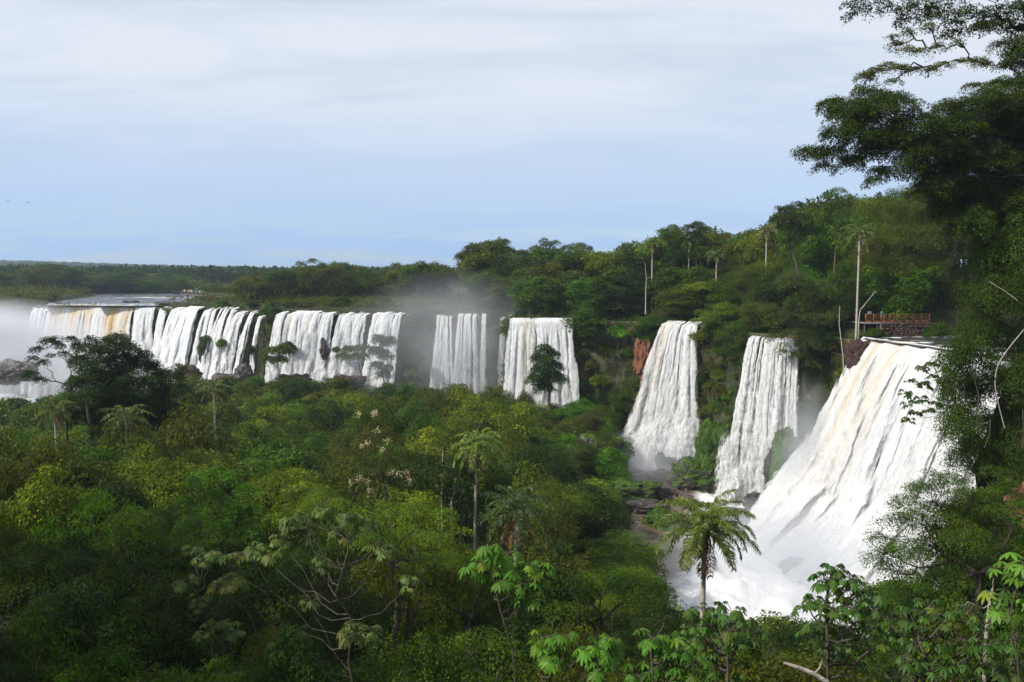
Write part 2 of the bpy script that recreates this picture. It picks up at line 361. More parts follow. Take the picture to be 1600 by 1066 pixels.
# ------------------------------------------------------------------ cliff faces
def resample(P, step):
    P = np.asarray(P, float); s = np.r_[0, np.cumsum(np.hypot(*np.diff(P, axis=0).T))]
    n = max(2, int(s[-1] / step) + 1); t = np.linspace(0, s[-1], n)
    return np.stack([np.interp(t, s, P[:, i]) for i in range(P.shape[1])], 1), t
def normals_to_gorge(Q):
    T = nrm(np.gradient(Q, axis=0)); return np.stack([T[:, 1], -T[:, 0]], 1)
def smooth_poly(Q, k=3):
    Q = Q.copy()
    for _ in range(k): Q[1:-1] = .25 * Q[:-2] + .5 * Q[1:-1] + .25 * Q[2:]
    return Q
CL = {}
def cliff(name, P, step, rows, seed):
    Q, t = resample(P, step); Q = smooth_poly(Q, 4); Nn = normals_to_gorge(Q); Nn = nrm(smooth_poly(Nn, 3))
    v = np.linspace(0, 1, rows)
    T, Vv = np.meshgrid(t, v, indexing='ij')
    rimz = np.interp(Q[:, 1], [0, 40, 80, 98], [-1.9, -5, -8.4, -9.45])[:, None]
    foot = Q + Nn * 5
    fz = np.minimum(land(foot[:, 0], foot[:, 1]), rimz[:, 0] - 4)[:, None] - 1.5
    Z = rimz + (fz - rimz) * Vv
    # ledges, buttresses and clefts
    o = -.6 + 3.2 * Vv ** 1.6 + 3.2 * fbm(T / 7, Z / 16, seed) + 1.6 * fbm(T / 2.2, Z / 9, seed + 9)
    led = (Z / 5.2 + fbm(T / 14, Z * 0, seed + 3) * 1.5) % 1.0
    o += .9 * (led - .5) + .7 * fbm(T / 1.1, Z / 1.3, seed + 5)
    o *= smooth(Vv * 9) ; o = o - .35
    o = np.concatenate([np.full((len(t), 1), -5.5), np.full((len(t), 1), -2.6), o], 1)
    Z = np.concatenate([rimz - .9, rimz - .1, Z], 1); rows += 2
    XY = Q[:, None] + Nn[:, None] * o[..., None]
    V = np.concatenate([XY, Z[..., None]], -1)
    ob = np_mesh(name, V.reshape(-1, 3), grid_faces(len(t), rows), cliff_m, smooth_=False); ob['kind'] = 'structure'
    CL[name] = (V, Nn)
    return ob
cliff('cliff', RIM[1:31], .75, 44, 11)

# ------------------------------------------------------------------ waterfalls
FALL_ZONES = []      # (polyline, reach) kept clear of plants
def waterfall(crest, ztop, zbot, reach, n, w0, w1, wet, tint_fn, label, seed, back=True, lin=.3, plumes=.5, apron=0, apron_reach=5., offs_hi=.45, drift=0., flare=0., alpha=1., ragged=.25, push=None, gaps=(), split=None, group='waterfalls pouring over the rim'):
    rng = np.random.default_rng(abs(int(seed)))
    C = np.array(crest, float); Q, t = resample(C, .5); Ltot = t[-1]
    Nn = nrm(smooth_poly(normals_to_gorge(Q), 8)) if push is None else np.tile(nrm(np.array(push, float)), (len(Q), 1))
    FALL_ZONES.append((C, reach, Nn.mean(0)))
    NV = 46; V_ = []; F_ = []; fl = []; wt = []; tn = []; base = 0
    v = np.linspace(0, 1, NV) ** 1.25
    def strand(u, wa, wb, dens, offs, z0, zb, ncross=7, al=1., vel=1., v0=0., v1=1., extra=0.):
        nonlocal base
        uu = np.linspace(-.5, .5, ncross)
        vv = v0 + (v1 - v0) * v; Zl = z0 + (zb - z0) * vv
        prof = (1 - lin) * np.sqrt(vv) + lin * vv
        wob = .9 * fbm(vv * 4 + u, vv * 0 + seed, seed + int(u * 10))
        wd = wa + (wb - wa) * vv
        wd = wd * (1 + 1.0 * fbm(vv * 7 + u * 3, vv * 0 + 3, seed + 5))
        cpos = u + (u / Ltot - .5) * flare * vv + drift * vv + wob * (.3 + vv)
        S = cpos[:, None] + uu[None] * wd[:, None]
        Sx = np.clip(S, 0, Ltot); over = S - Sx
        T = nrm(Q[-1] - Q[0])
        bx = np.interp(Sx, t, Q[:, 0]) + over * T[0]; by = np.interp(Sx, t, Q[:, 1]) + over * T[1]
        nx = np.interp(Sx, t, Nn[:, 0]); ny = np.interp(Sx, t, Nn[:, 1])
        bulge = (.25 - uu ** 2)[None] * np.minimum(wd, 2.2)[:, None] * .55
        rough = fbm(S / .75 + offs * 7, Zl[:, None] / 1.3, seed + 2) * (0.12 + vv[:, None] * .95)
        ou = reach * vel * prof[:, None] + offs * smooth(vv * 6)[:, None] + bulge + rough + extra * ((vv - v0) / max(.05, 1 - v0))[:, None] ** .8
        zc = np.broadcast_to(Zl[:, None], S.shape) + .12 * fbm(S, vv[:, None] * 3, 7)
        lip = np.where(vv < .015, -1.0, 0)[:, None]       # the lip: water rounds over the edge from behind it
        P = np.stack([bx + nx * (ou + lip), by + ny * (ou + lip), zc], -1)
        V_.append(P.reshape(-1, 3)); F_.append(grid_faces(NV, ncross) + base); base += NV * ncross
        fl.append(np.stack([S + offs * 3.1, np.broadcast_to((-Zl)[:, None] * 1., S.shape) + offs * 5, np.broadcast_to((uu + .5)[None], S.shape)], -1).reshape(-1, 3))
        fade = (smooth((1 - v) * (14 if v1 == 1 else 4)) * (smooth(v * 5) if v0 > 0 else 1))[:, None] * np.ones(S.shape)
        wt.append(np.stack([np.full(S.shape, dens), al * fade, 0 * S], -1).reshape(-1, 3))
        tn.append(tint_fn(np.clip(S / Ltot, 0, 1), np.broadcast_to(vv[:, None], S.shape)).reshape(-1, 3))
    def ok(u):
        return not any(a <= u / Ltot <= b for a, b in gaps)
    if back:
        for a_, b_ in (split or [(0, 1)]):
            strand((a_ + b_) / 2 * Ltot, (b_ - a_) * Ltot, (b_ - a_) * Ltot + flare * (b_ - a_), wet + .2, -.3, ztop, zbot, int(max(7, (b_ - a_) * Ltot * 2)), alpha)
    for k in range(n):
        u = (k + .5 + rng.uniform(-1, 1)) / n * Ltot; u = min(max(u, 0), Ltot)
        if not ok(u): continue
        s_ = rng.uniform(.4, 1.7)
        strand(u, w0 * s_, w1 * s_, wet + rng.uniform(-.18, .18), rng.uniform(-.25, offs_hi), ztop + rng.uniform(-ragged, 0), zbot, al=alpha, vel=rng.uniform(.86, 1.12))
    # blown plumes and side spray that start part way down
    for k in range(int(n * plumes)):
        u = rng.uniform(-.02, 1.02) * Ltot; v0 = rng.uniform(.15, .7)
        strand(u, w0 * 1.2, w1 * rng.uniform(.8, 1.6), wet - .18 + rng.uniform(-.1, .12), rng.uniform(0, offs_hi + .5), ztop, zbot, al=alpha * .85, vel=rng.uniform(.95, 1.15), v0=v0, v1=min(1, v0 + rng.uniform(.3, .8)))
    for k in range(apron):
        u = rng.uniform(-.03, 1.03) * Ltot; v0 = rng.uniform(.5, .82)
        strand(u, w1 * 1.4, w1 * rng.uniform(1.6, 3), wet - .12 + rng.uniform(-.15, .12), rng.uniform(0, 1.2), ztop, zbot, al=.9, vel=1.04, v0=v0, extra=rng.uniform(.15, 1) * apron_reach, ncross=11)
    V = np.concatenate(V_)
    o = np_mesh('waterfall', V, np.concatenate(F_), fall_m, np.concatenate(tn), True, attrs={'flow': np.concatenate(fl), 'wet': np.concatenate(wt)})
    return tag(o, label, 'waterfall', group)
def silt(strength, bands, seed=0):
    def f(u, v):
        b = np.zeros(u.shape)
        for c, wd, a in bands: b = np.maximum(b, a * np.exp(-((u - c) / wd) ** 2))
        b = b * strength * (1 - .75 * smooth(v * 1.15)) * (.75 + .5 * fbm(u * 25, v * 2, 31 + seed))
        b = np.clip(b, 0, 1)[..., None]
        return 1 - b * (1 - np.array([.86, .66, .38]))
    return f
white = lambda u, v: np.ones(u.shape + (3,))
# right of the gorge: the near fall, then the two plunges
waterfall([(50.6, 113), (52, 106), (53, 98), (54, 90), (54, 85)], -8.95, -36.5, 12.2, 88, 1.2, 2.5, .74,
          silt(.8, [(.05, .02, .8), (.13, .03, 1), (.2, .02, .6), (.28, .04, .7), (.37, .02, .5)]), 'huge white waterfall streaked yellow under the stone wall with orange railing', 5, lin=.68, flare=2, ragged=.35, push=(-1, -.2), apron=46, apron_reach=7.5, plumes=.8)
waterfall([(30.2, 155.5), (36, 153.5)], -8.9, -36.8, 6.5, 34, .6, 1.6, .44,
          silt(.45, [(.1, .12, 1)]), 'tall white plunge waterfall beside the red cliff patch, dropping into the brown pool', 8, flare=8, lin=.25, apron=20, apron_reach=4, plumes=.8, push=(-.75, -.66), gaps=[(.5, .6), (.72, .78)], split=[(0, .46)], drift=.8)
waterfall([(39, 130.2), (46.2, 126.5)], -9.6, -36.8, 3.6, 30, .5, 1.3, .36,
          white, 'grey white plunge waterfall, middle one of the three big right-hand falls', 9, flare=3, lin=.3, apron=14, apron_reach=3, plumes=.9, push=(-.7, -.7), back=False)
waterfall([(0, 167.5), (12.3, 167)], -9, -36.5, 5, 36, .7, 1.6, .5,
          silt(.4, [(.25, .1, 1)]), 'compact white waterfall right of the misty cliff with a dark tree before it', 12, flare=4, lin=.3, gaps=[(.37, .395)], split=[(0, .37), (.395, 1)])
# misty wall: separate thin streams
for (a, b, zt, we, lb) in [(683, 706, -9.3, .4, 'leftmost pale stream in the mist on the green cliff'), (716, 745, -9, .5, 'widest pale fall in the mist beneath the small red footbridge'),
                           (752, 761, -9, .45, 'narrow bright thread of water in the mist, right of the widest misty fall'), (783, 787, -9.5, .35, 'faint thin trickle down the misty cliff left of the last thread'),
                           (792, 798, -9, .45, 'thin white thread of water beside the compact white waterfall')]:
    y0, y1 = 188.5 + (720 - a) * .03, 188.5 + (720 - b) * .03
    if a > 770: y0 = y1 = 184
    waterfall([(X_at(a, y0), y0 - 1), (X_at(b, y1), y1 - 1)], zt, -36, 3.2, max(3, int((b - a) / 2.4)), .55, 1.25, we, white, lb, a, flare=1.2 + (b - a) * .05, back=False, push=(-.1, -1), alpha=.9)
# middle group
def mid(a, b, Y0, Y1, zt, zb, we, lb, reach=5, seed=0, bands=(), n=None, back=False, **k):
    L_ = abs(X_at(b, Y1) - X_at(a, Y0))
    k.setdefault('ragged', .7); k.setdefault('plumes', .9)
    return waterfall([(X_at(a, Y0), Y0), (X_at(b, Y1), Y1)], zt, zb, reach, n or int(L_ * 2.2) + 2, .9, 1.7, we, silt(.35, bands) if bands else white, lb, seed + a, back=back, push=(-.55, -1), **k)
mid(434, 450, 198.5, 197.5, -8.9, -30, .45, 'thin white fall left of the broadest one, mossy cleft on its right', seed=1)
mid(455, 484, 198, 197.2, -8.8, -30, .8, 'broadest white fall of the middle group, left half, dark cleft on its right', seed=2, bands=[(.12, .1, 1)], back=True, flare=2.5)
mid(488, 522, 197, 196.5, -8.8, -30, .62, 'broad white fall right of the dark cleft in the middle group', seed=21, bands=[(.05, .1, .8)], flare=2)
mid(532, 556, 196.3, 196, -9, -29, .5, 'streaky grey-white fall just right of the mossy pillar in the middle group', seed=3, flare=2)
mid(558, 573, 196, 195.6, -8.8, -29, .36, 'thin veil fall with dark rock showing, centre of the middle group', seed=4)
mid(588, 628, 195, 194, -8.9, -27, .62, 'white fall on the right end of the middle group by the hanging trees', seed=5, flare=1)
mid(563, 580, 186, 186, -26, -37, .7, 'lower white chute showing between two small trees below the middle falls', reach=2.5, seed=6)
mid(388, 408, 196, 194, -26, -37, .6, 'low white cascade over dark rocks under the narrow left streams', reach=8, seed=7, ragged=2)
# left group
mid(272, 290, 227, 225, -9, -35, .62, 'white slanting fall at the left end of the left-centre group, by the wide yellow fall', seed=11, reach=9)
mid(293, 315, 224.5, 222, -8.7, -34, .75, 'full white fall beneath the viewing deck, with foam at its foot', seed=12, reach=9, back=True, flare=3)
mid(326, 341, 221, 219.5, -8.8, -33, .4, 'white fall edged with green moss right of the full one under the deck', seed=13, reach=7, flare=2)
mid(352, 370, 219, 217, -8.6, -32, .42, 'broken fall of several ragged strands left of the narrow streams', seed=14, reach=9, flare=2, ragged=1.2)
mid(376, 386, 216.5, 215.5, -9.6, -31, .36, 'narrow stream right of the broken fall of ragged strands', seed=15, reach=8, flare=1)
mid(396, 401, 213, 212, -9.2, -30, .5, 'narrow bright stream down black rock, second from the mossy bank', seed=16, reach=8)
mid(407, 410, 211, 210.5, -10.5, -27, .4, 'smallest stream at the mossy bank before the middle group', seed=17, reach=4)
waterfall([(-139, 240.5), (-121, 237.5), (-104.5, 234)], -8.9, -36.5, 6, 70, 1.4, 2.6, .62,
          silt(1.7, [(.1, .06, .9), (.25, .06, .7), (.38, .05, .6), (.62, .06, 1), (.75, .05, .6)]), 'very wide yellowish waterfall on the left behind the dark trees', 25, flare=3, split=[(0, .78)], push=(-.3, -1))
mid(254, 263, 233, 232, -8.9, -36, .6, 'narrow cream stream closing the wide yellowish waterfall on its right', seed=18)
mid(56, 76, 243, 241, -9.2, -36, .3, 'ragged white strands at the misty left end of the wide yellowish fall', seed=19)
mid(-60, 50, 262, 246, -9.4, -36, .18, 'dim grey curtain fall in the mist at the left edge', seed=20)

# ------------------------------------------------------------------ plants: builders
def leaf_quads(P, D, Nn, Ln, Wd, tint):
    """diamond leaves: P base (n,3), D direction, Nn normal, length, width"""
    S = nrm(np.cross(D, Nn)); n = len(P)
    Ln = np.broadcast_to(Ln, (n,))[:, None]; Wd = np.broadcast_to(Wd, (n,))[:, None]
    a = P; b = P + D * Ln * .45 + S * Wd * .5; c = P + D * Ln; d = P + D * Ln * .45 - S * Wd * .5
    V = np.stack([a, b, c, d], 1).reshape(-1, 3)
    F = np.arange(n * 4).reshape(-1, 4)
    return V, F, np.repeat(tint, 4, axis=0)
def rand_dirs(rng, n):
    v = rng.normal(size=(n, 3)); return nrm(v)
def crown_leaves(rng, blobs, dens, clump_r, per, Ln, Wd, droop=.25, lowcut=-.25, hang=0., var=.3):
    """blobs: (centre, radius, flatness). Leaves sit in tilted clumps over each blob's outside and some inside."""
    Ps, Ds, Ns, Ts, Cs = [], [], [], [], []
    for c, r, fl in blobs:
        m = max(3, int(dens * r * r))
        d = rand_dirs(rng, m * 3); d = d[d[:, 2] > lowcut][:m]; m = len(d)
        rr = rng.uniform(.45, 1.08, m) ** .6
        cc = np.asarray(c) + d * (r * rr)[:, None] * np.array([1, 1, fl])
        n0 = nrm(d * .55 + np.array([0, 0, .85]) + rng.normal(size=(m, 3)) * .22)
        Cs.append(cc)
        k = per; csz = clump_r * rng.uniform(.6, 1.35, m)
        tilt = rand_dirs(rng, m); e1 = nrm(np.cross(n0, tilt)); e2 = np.cross(n0, e1)
        ang = rng.uniform(0, 2 * np.pi, (m, k)); rad = np.sqrt(rng.uniform(0, 1, (m, k))) * csz[:, None]
        rv = e1[:, None] * np.cos(ang)[..., None] + e2[:, None] * np.sin(ang)[..., None]
        lift = -.45 * rad ** 2 / csz[:, None] + rng.normal(size=(m, k)) * csz[:, None] * .09
        p = cc[:, None] + rv * rad[..., None] + n0[:, None] * lift[..., None]
        p[..., 2] -= hang * rng.uniform(0, 1, (m, k)) ** 2
        dd = nrm(rv * .9 + rng.normal(size=(m, k, 3)) * .45 + np.array([0, 0, -droop]))
        nn = nrm(n0[:, None] + rng.normal(size=(m, k, 3)) * .27)
        # each leaf its own green, each clump its own cast (young growth paler and yellower)
        cv = rng.normal(1, .22, m).clip(.5, 1.6); young = rng.uniform(0, 1, m) ** 4
        b = cv[:, None] * rng.normal(1, .18, (m, k)).clip(.5, 1.6) * (1 + .9 * young[:, None])
        t = np.stack([b * (1 + .2 * young[:, None]) * rng.normal(1, .08, (m, k)), b, b * rng.normal(.95, .15, (m, k)).clip(.4, 1.4) * (1 - .4 * young[:, None])], -1)
        Ps.append(p.reshape(-1, 3)); Ds.append(dd.reshape(-1, 3)); Ns.append(nn.reshape(-1, 3)); Ts.append(t.reshape(-1, 3))
    P = np.concatenate(Ps); n = len(P); s = rng.uniform(.65, 1.3, n)
    return leaf_quads(P, np.concatenate(Ds), np.concatenate(Ns), Ln * s, Wd * s, np.concatenate(Ts)), np.concatenate(Cs)
def limb_path(rng, a, b, n=6, sag=.15, wob=.06):
    a = np.asarray(a, float); b = np.asarray(b, float); t = np.linspace(0, 1, n)[:, None]; Lh = np.linalg.norm(b - a)
    p = a + (b - a) * t; p[:, 2] += -sag * Lh * np.sin(np.pi * t[:, 0]) * (1 - t[:, 0])
    p[1:-1] += rng.normal(size=(n - 2, 3)) * Lh * wob
    return p
def build_wood(rng, blobs, cc, base, fork, r0, twigs=.5, lean=(0, 0), sides=7, tint=1, minr=.012):
    mb = MB(); base = np.asarray(base, float); fork = np.asarray(fork, float)
    path = limb_path(rng, base, fork, 7, 0, .025); mb.tube(path, np.linspace(r0, r0 * .62, 7), sides + 1, tint)
    mb.tube(np.stack([base - [0, 0, 1.5], base + [0, 0, .2], base + [0, 0, 1.0]]), [r0 * 1.6, r0 * 1.35, r0], sides + 1, tint)
    bl = sorted(blobs, key=lambda q: np.linalg.norm(np.asarray(q[0]) - fork)); nodes = [(fork, r0 * .6, 0.)]
    for c, r, fl in bl:
        c = np.asarray(c, float)
        tgt = c - np.array([0, 0, r * fl * .25])
        best = min(nodes, key=lambda q: np.linalg.norm(q[0] - tgt) + .55 * q[2])
        p = limb_path(rng, best[0], tgt, 6, -.08, .05)
        ra = max(best[1] * .75, minr * 1.6); mb.tube(p, np.linspace(ra, ra * .5, 6), sides, tint)
        ll_ = np.linalg.norm(p[-1] - p[0]); nodes += [(p[2], ra * .8, best[2] + ll_ * .4), (p[3], ra * .7, best[2] + ll_ * .6), (p[-1], ra * .5, best[2] + ll_)]
        k = np.linalg.norm(cc - c, axis=1) < r * 1.15
        ce = cc[k]
        if len(ce):
            m = max(1, int(len(ce) * twigs)); 
            for q in ce[rng.permutation(len(ce))[:m]]:
                s = p[rng.integers(3, 6)]
                mb.tube(limb_path(rng, s, q, 4, -.12, .07), np.linspace(ra * .3, max(minr * .5, ra * .08), 4), 4, tint)
    return mb
PALETTE = {  # base leaf colours (object colour), linear
    'dark green': (.018, .039, .004), 'mid green': (.037, .079, .005), 'bright green': (.055, .13, .007), 'olive': (.053, .073, .006),
    'yellow-green': (.084, .124, .007), 'blue-green': (.022, .05, .009), 'brownish green': (.048, .056, .008), 'greyish green': (.053, .076, .018)}
BLOBSETS = {}
def blobset(kind, rng, h, r):
    """crown blobs for a tree of height h and crown radius r (metres), local to its foot"""
    B = []
    if kind == 'round':
        n = rng.integers(9, 13)
        for i in range(n):
            a = i * 2.4 + rng.uniform(-.4, .4); q = math.sqrt((i + .4) / n) * r * .72
            B.append(((q * math.cos(a), q * math.sin(a), h - r * .42 - (q / r) ** 2 * r * .75 + rng.uniform(-.1, .1) * r - .12 * h * (i % 3 == 2)), r * rng.uniform(.3, .44), .78))
        for i in range(5):
            a = i * 1.26 + rng.uniform(-.4, .4); B.append(((.68 * r * math.cos(a), .68 * r * math.sin(a), h - r * 1.3 + rng.uniform(-.3, .2) * r), r * .36, .8))
    elif kind == 'flat':
        n = rng.integers(8, 12)
        for i in range(n):
            a = i * 2.4 + rng.uniform(-.5, .5); q = math.sqrt((i + .2) / n) * r * .85
            B.append(((q * math.cos(a), q * math.sin(a), h - r * .2 - rng.uniform(0, .38) * r - (q / r) ** 2 * r * .25), r * rng.uniform(.2, .34), .38))
    elif kind == 'open':
        n = rng.integers(10, 15)
        for i in range(n):
            a = i * 2.4 + rng.uniform(-.6, .6); q = math.sqrt(rng.uniform(.05, 1)) * r * .85
            B.append(((q * math.cos(a), q * math.sin(a), h - r * .25 - rng.uniform(0, 1.1) * r), r * rng.uniform(.14, .26), .55))
    elif kind == 'tall':
        n = 11
        for i in range(n):
            a = i * 2.4; q = rng.uniform(.1, .62) * r; z = h - r * .35 - (i / n) * h * .5
            B.append(((q * math.cos(a), q * math.sin(a), z), r * rng.uniform(.34, .5), .8))
    elif kind == 'bushy':       # leafy right down to the ground
        n = 19
        for i in range(n):
            t = (i + .5) / n; a = i * 2.4 + rng.uniform(-.7, .7); q = r * (.35 + .45 * math.sin(math.pi * (.25 + .7 * (1 - t)))) * rng.uniform(.45, 1.1) * (.35 if i > n - 3 else 1)
            B.append(((q * math.cos(a), q * math.sin(a), h * (.1 + .8 * t) - r * .05), r * rng.uniform(.26, .46), .85))
    elif kind == 'shrub':
        n = 7
        for i in range(n):
            a = i * 2.4; q = math.sqrt(i / n) * r * .7
            B.append(((q * math.cos(a), q * math.sin(a), h * .62 - (q / r) * h * .25 + rng.uniform(-.08, .08) * h), r * rng.uniform(.36, .5), .75))
    return B
PROTO = {}
def proto(kind, lod, seed):
    """unit tree of a kind: height 10, crown radius ~4 (shrub: height 2.4, radius 1.8)"""
    key = (kind, lod, seed)
    if key in PROTO: return PROTO[key]
    rng = np.random.default_rng(hash((len(kind), ord(kind[0]), lod, seed)) % 99991)
    h, r = (2.4, 1.8) if kind == 'shrub' else (10, 4.0 if kind != 'tall' else 2.6)
    B = blobset(kind, rng, h, r)
    u = r / 4; size = (.8, 1.0, 1.4)[seed] if lod == 0 else (.85, 1, 1.2)[seed]
    Ln, per, cr = {0: (.17, 84, .8), 1: (.27, 50, 1.0), 2: (.45, 26, 1.1)}[lod]
    dens = {'round': 7, 'flat': 9, 'open': 10, 'tall': 8.5, 'bushy': 7, 'shrub': 26}[kind]
    Ln *= size; per = int(per / size ** 1.2); cr *= size ** .3
    if kind == 'shrub': Ln *= {0: .8, 1: .8, 2: .75}[lod]; cr *= .5; 
    (V, F, T), cc = crown_leaves(rng, B, dens, cr, per if kind != 'open' else int(per * .8), Ln, Ln * .46, droop={'flat': .15}.get(kind, .35), lowcut={'flat': -.15, 'open': -.3}.get(kind, -.4))
    fork = (rng.uniform(-.4, .4) * u, rng.uniform(-.4, .4) * u, {'round': 4.6, 'flat': 6.2, 'open': 4.8, 'tall': 5.2, 'bushy': 4.5, 'shrub': .35}[kind])
    wd = build_wood(rng, B, cc, (0, 0, 0), fork, {'shrub': .07, 'tall': .16}.get(kind, .24), minr=.03 if kind == 'open' else .012, twigs={0: .5, 1: .25, 2: .1}[lod], sides={0: 7, 1: 5, 2: 4}[lod])
    root = bpy.data.objects.new('proto', None)
    fo = np_mesh('crown' if kind != 'shrub' else 'foliage', V, F, leaf_m, T); wo = wd.build('trunk' if kind != 'shrub' else 'stem', bark_m)
    col.objects.unlink(fo); col.objects.unlink(wo)
    PROTO[key] = (fo, wo, h, r); return PROTO[key]
REC = []     # every plant for the labels at the end
KINDNAME = {'round': ('broadleaf_tree', 'round-crowned tree', 'tree'), 'flat': ('umbrella_tree', 'flat-topped tree', 'umbrella tree'), 'open': ('open_crowned_tree', 'open-crowned tree', 'thin tree'),
            'bushy': ('bushy_tree', 'bushy tree', 'bushy tree'), 'tall': ('slender_tree', 'slender tree', 'slender tree'), 'shrub': ('shrub', 'bushy shrub', 'shrub')}
RNG = np.random.default_rng(77)
def place(kind, X, Y, ztop=None, zb=None, h=None, r=4., colour='mid green', lod=None, label=None, region='', lean=0., where=None):
    d = math.hypot(X, Y)
    if lod is None: lod = 0 if d < 72 else 1 if d < 165 else 2
    fo, wo, ph, pr = proto(kind, lod, int(RNG.integers(0, 3)))
    if zb is None: zb = land1(X, Y) - .2
    if h is None: h = ztop - zb
    root = bpy.data.objects.new(KINDNAME[kind][0], None); col.objects.link(root)
    root.location = (X, Y, zb); root.empty_display_size = .2
    root.scale = (r / pr, r / pr * RNG.uniform(.9, 1.1), h / ph); root.rotation_euler = (RNG.uniform(-.04, .04), RNG.uniform(-.04, .04) + lean, RNG.uniform(0, 6.28))
    base = np.array(PALETTE[colour]) * RNG.uniform(.85, 1.15); base = base * RNG.normal(1, .06, 3).clip(.85, 1.15)
    for s in (fo, wo):
        c = s.copy(); col.objects.link(c); c.parent = root
        c.color = (*base, 1) if s is fo else (1, 1, 1, 1)
    tag(root, label, KINDNAME[kind][2])
    px, py, D = proj(X, Y, zb + h)
    REC.append((root, kind, colour, region, px, d, label))
    return root

# custom tree: crown blobs given where they stand in the world
def custom_tree(name, label, cat, blobs, base, fork, r0, colour, dens=13, clump=.5, per=60, Ln=.15, wid=.46, twigs=.6, droop=.3, hang=0., bark=None, group=None, seed=1, lowcut=-.4, trunk_name='trunk', sides=8, minr=.012):
    rng = np.random.default_rng(seed); base = np.asarray(base, float)
    B = [(np.asarray(c, float) - base, r, f) for c, r, f in blobs]
    (V, F, T), cc = crown_leaves(rng, B, dens, clump, per, Ln, Ln * wid, droop=droop, lowcut=lowcut, hang=hang)
    root = bpy.data.objects.new(name, None); col.objects.link(root); root.location = base
    o = np_mesh('crown', V, F, leaf_m, T, parent=root); o.color = (*PALETTE[colour], 1) if isinstance(colour, str) else (*colour, 1)
    build_wood(rng, B, cc, (0, 0, 0), np.asarray(fork, float) - base, r0, twigs=twigs, sides=sides, minr=minr).build(trunk_name, bark or bark_m, root)
    tag(root, label, cat, group); return root
def PB(lst, Y, flat=.75, jit=1.5, seed=0):
    """blobs from (px, py, radius px) at world depth Y"""
    rg = np.random.default_rng(seed); o = []
    for q in lst:
        yy = Y + rg.uniform(-jit, jit) + (q[3] if len(q) > 3 else 0)
        o.append((at(q[0], q[1], yy), q[2] / FPX * yy, flat))
    return o

# queen palm
def palm_parts(rng, h, lean, nf=26, L=3.0, leaflet=.62, dens=64, dead=5, wl=1.):
    trunk = MB(); top = np.array([lean[0], lean[1], h])
    t = np.linspace(0, 1, 12)[:, None]; P = top * t + np.array([0, 0, 0]) ; P[:, :2] = top[:2] * t ** 1.6
    trunk.tube(P, np.interp(t[:, 0], [0, .1, .9, 1], [.24, .17, .13, .16]), 9)
    for k in range(22):
        q = P[0] + (P[-1] - P[0]) * (k + 1) / 23.; tt = (k + 1) / 23.; q = np.array([top[0] * tt ** 1.6, top[1] * tt ** 1.6, h * tt])
        trunk.tube(np.stack([q - [0, 0, .02], q + [0, 0, .02]]), [.175 - .035 * tt, .175 - .035 * tt], 9, .8)
    def frond(el, az, Lf, dr, mbr, out, tintc):
        n = 14; s = np.linspace(0, 1, n); e = el - dr * s ** 1.3
        ds = Lf / (n - 1); hx = np.cumsum(np.r_[0, np.cos(e[:-1]) * ds]); hz = np.cumsum(np.r_[0, np.sin(e[:-1]) * ds])
        ca, sa = math.cos(az), math.sin(az)
        P = np.stack([hx * ca, hx * sa, hz], 1) + top
        mbr.tube(P, np.linspace(.035, .008, n), 5, tintc)
        Tn = nrm(np.gradient(P, axis=0)); m = dens
        u = np.sort(rng.uniform(.1, 1, m)); Q = np.stack([np.interp(u, s, P[:, i]) for i in range(3)], 1); TT = nrm(np.stack([np.interp(u, s, Tn[:, i]) for i in range(3)], 1))
        side = np.where(np.arange(m) % 2 == 0, 1, -1)[:, None] * nrm(np.cross(TT, [0, 0, 1.]))
        up = np.cross(side, TT); 
        d0 = nrm(TT * .55 + side * rng.uniform(.5, 1, (m, 1)) + np.array([0, 0, 1.]) * rng.uniform(-.35, .5, (m, 1)))
        ll = leaflet * (np.sin(np.pi * (u * .86 + .1)) ** .5)[:, None] * rng.uniform(.8, 1.15, (m, 1))
        a = Q; b = Q + d0 * ll * .5; c = b + nrm(d0 + np.array([0, 0, -1.1])) * ll * .55
        wv = nrm(np.cross(d0, rng.normal(size=(m, 3)))) * .021 * wl
        V = np.stack([a - wv * .6, a + wv * .6, b + wv, b - wv, c + wv * .2, c - wv * .2], 1).reshape(-1, 3)
        i = np.arange(m)[:, None] * 6
        out.add(V, np.concatenate([i + [[0, 1, 2, 3]], i + [[3, 2, 4, 5]]]), np.repeat(rng.normal(1, .18, (m, 1)).clip(.5, 1.5), 6, axis=0) * np.asarray(tintc))
    live = MB(); deadm = MB()
    for k in range(nf):
        q = (k + .5) / nf; el = R(84) - q * R(95) + rng.uniform(-.1, .1)
        frond(el, k * 2.4 + rng.uniform(-.2, .2), L * rng.uniform(.85, 1.1) * (1 - .12 * (q < .2)), R(95) + rng.uniform(-.15, .25) - .5 * max(0, q - .5), live, live, np.array([1, 1, 1]) * rng.uniform(.8, 1.2))
    for k in range(dead):
        frond(R(-35) - rng.uniform(0, .5), k * 1.3 + rng.uniform(-.3, .3), L * .8, R(40), deadm, deadm, np.array([1, 1, 1]))
    sp = MB()
    for k in range(4):
        a = k * 1.7; sp.tube(top + np.array([[0, 0, -.2], [.25 * math.cos(a), .25 * math.sin(a), -.1], [.5 * math.cos(a), .5 * math.sin(a), -.5], [.55 * math.cos(a), .55 * math.sin(a), -1.1]]), [.03, .05, .07, .03], 5)
    sp.tube(np.stack([top - [0, 0, .5], top + [0, 0, .35]]), [.17, .1], 8)
    return trunk, live, deadm, sp
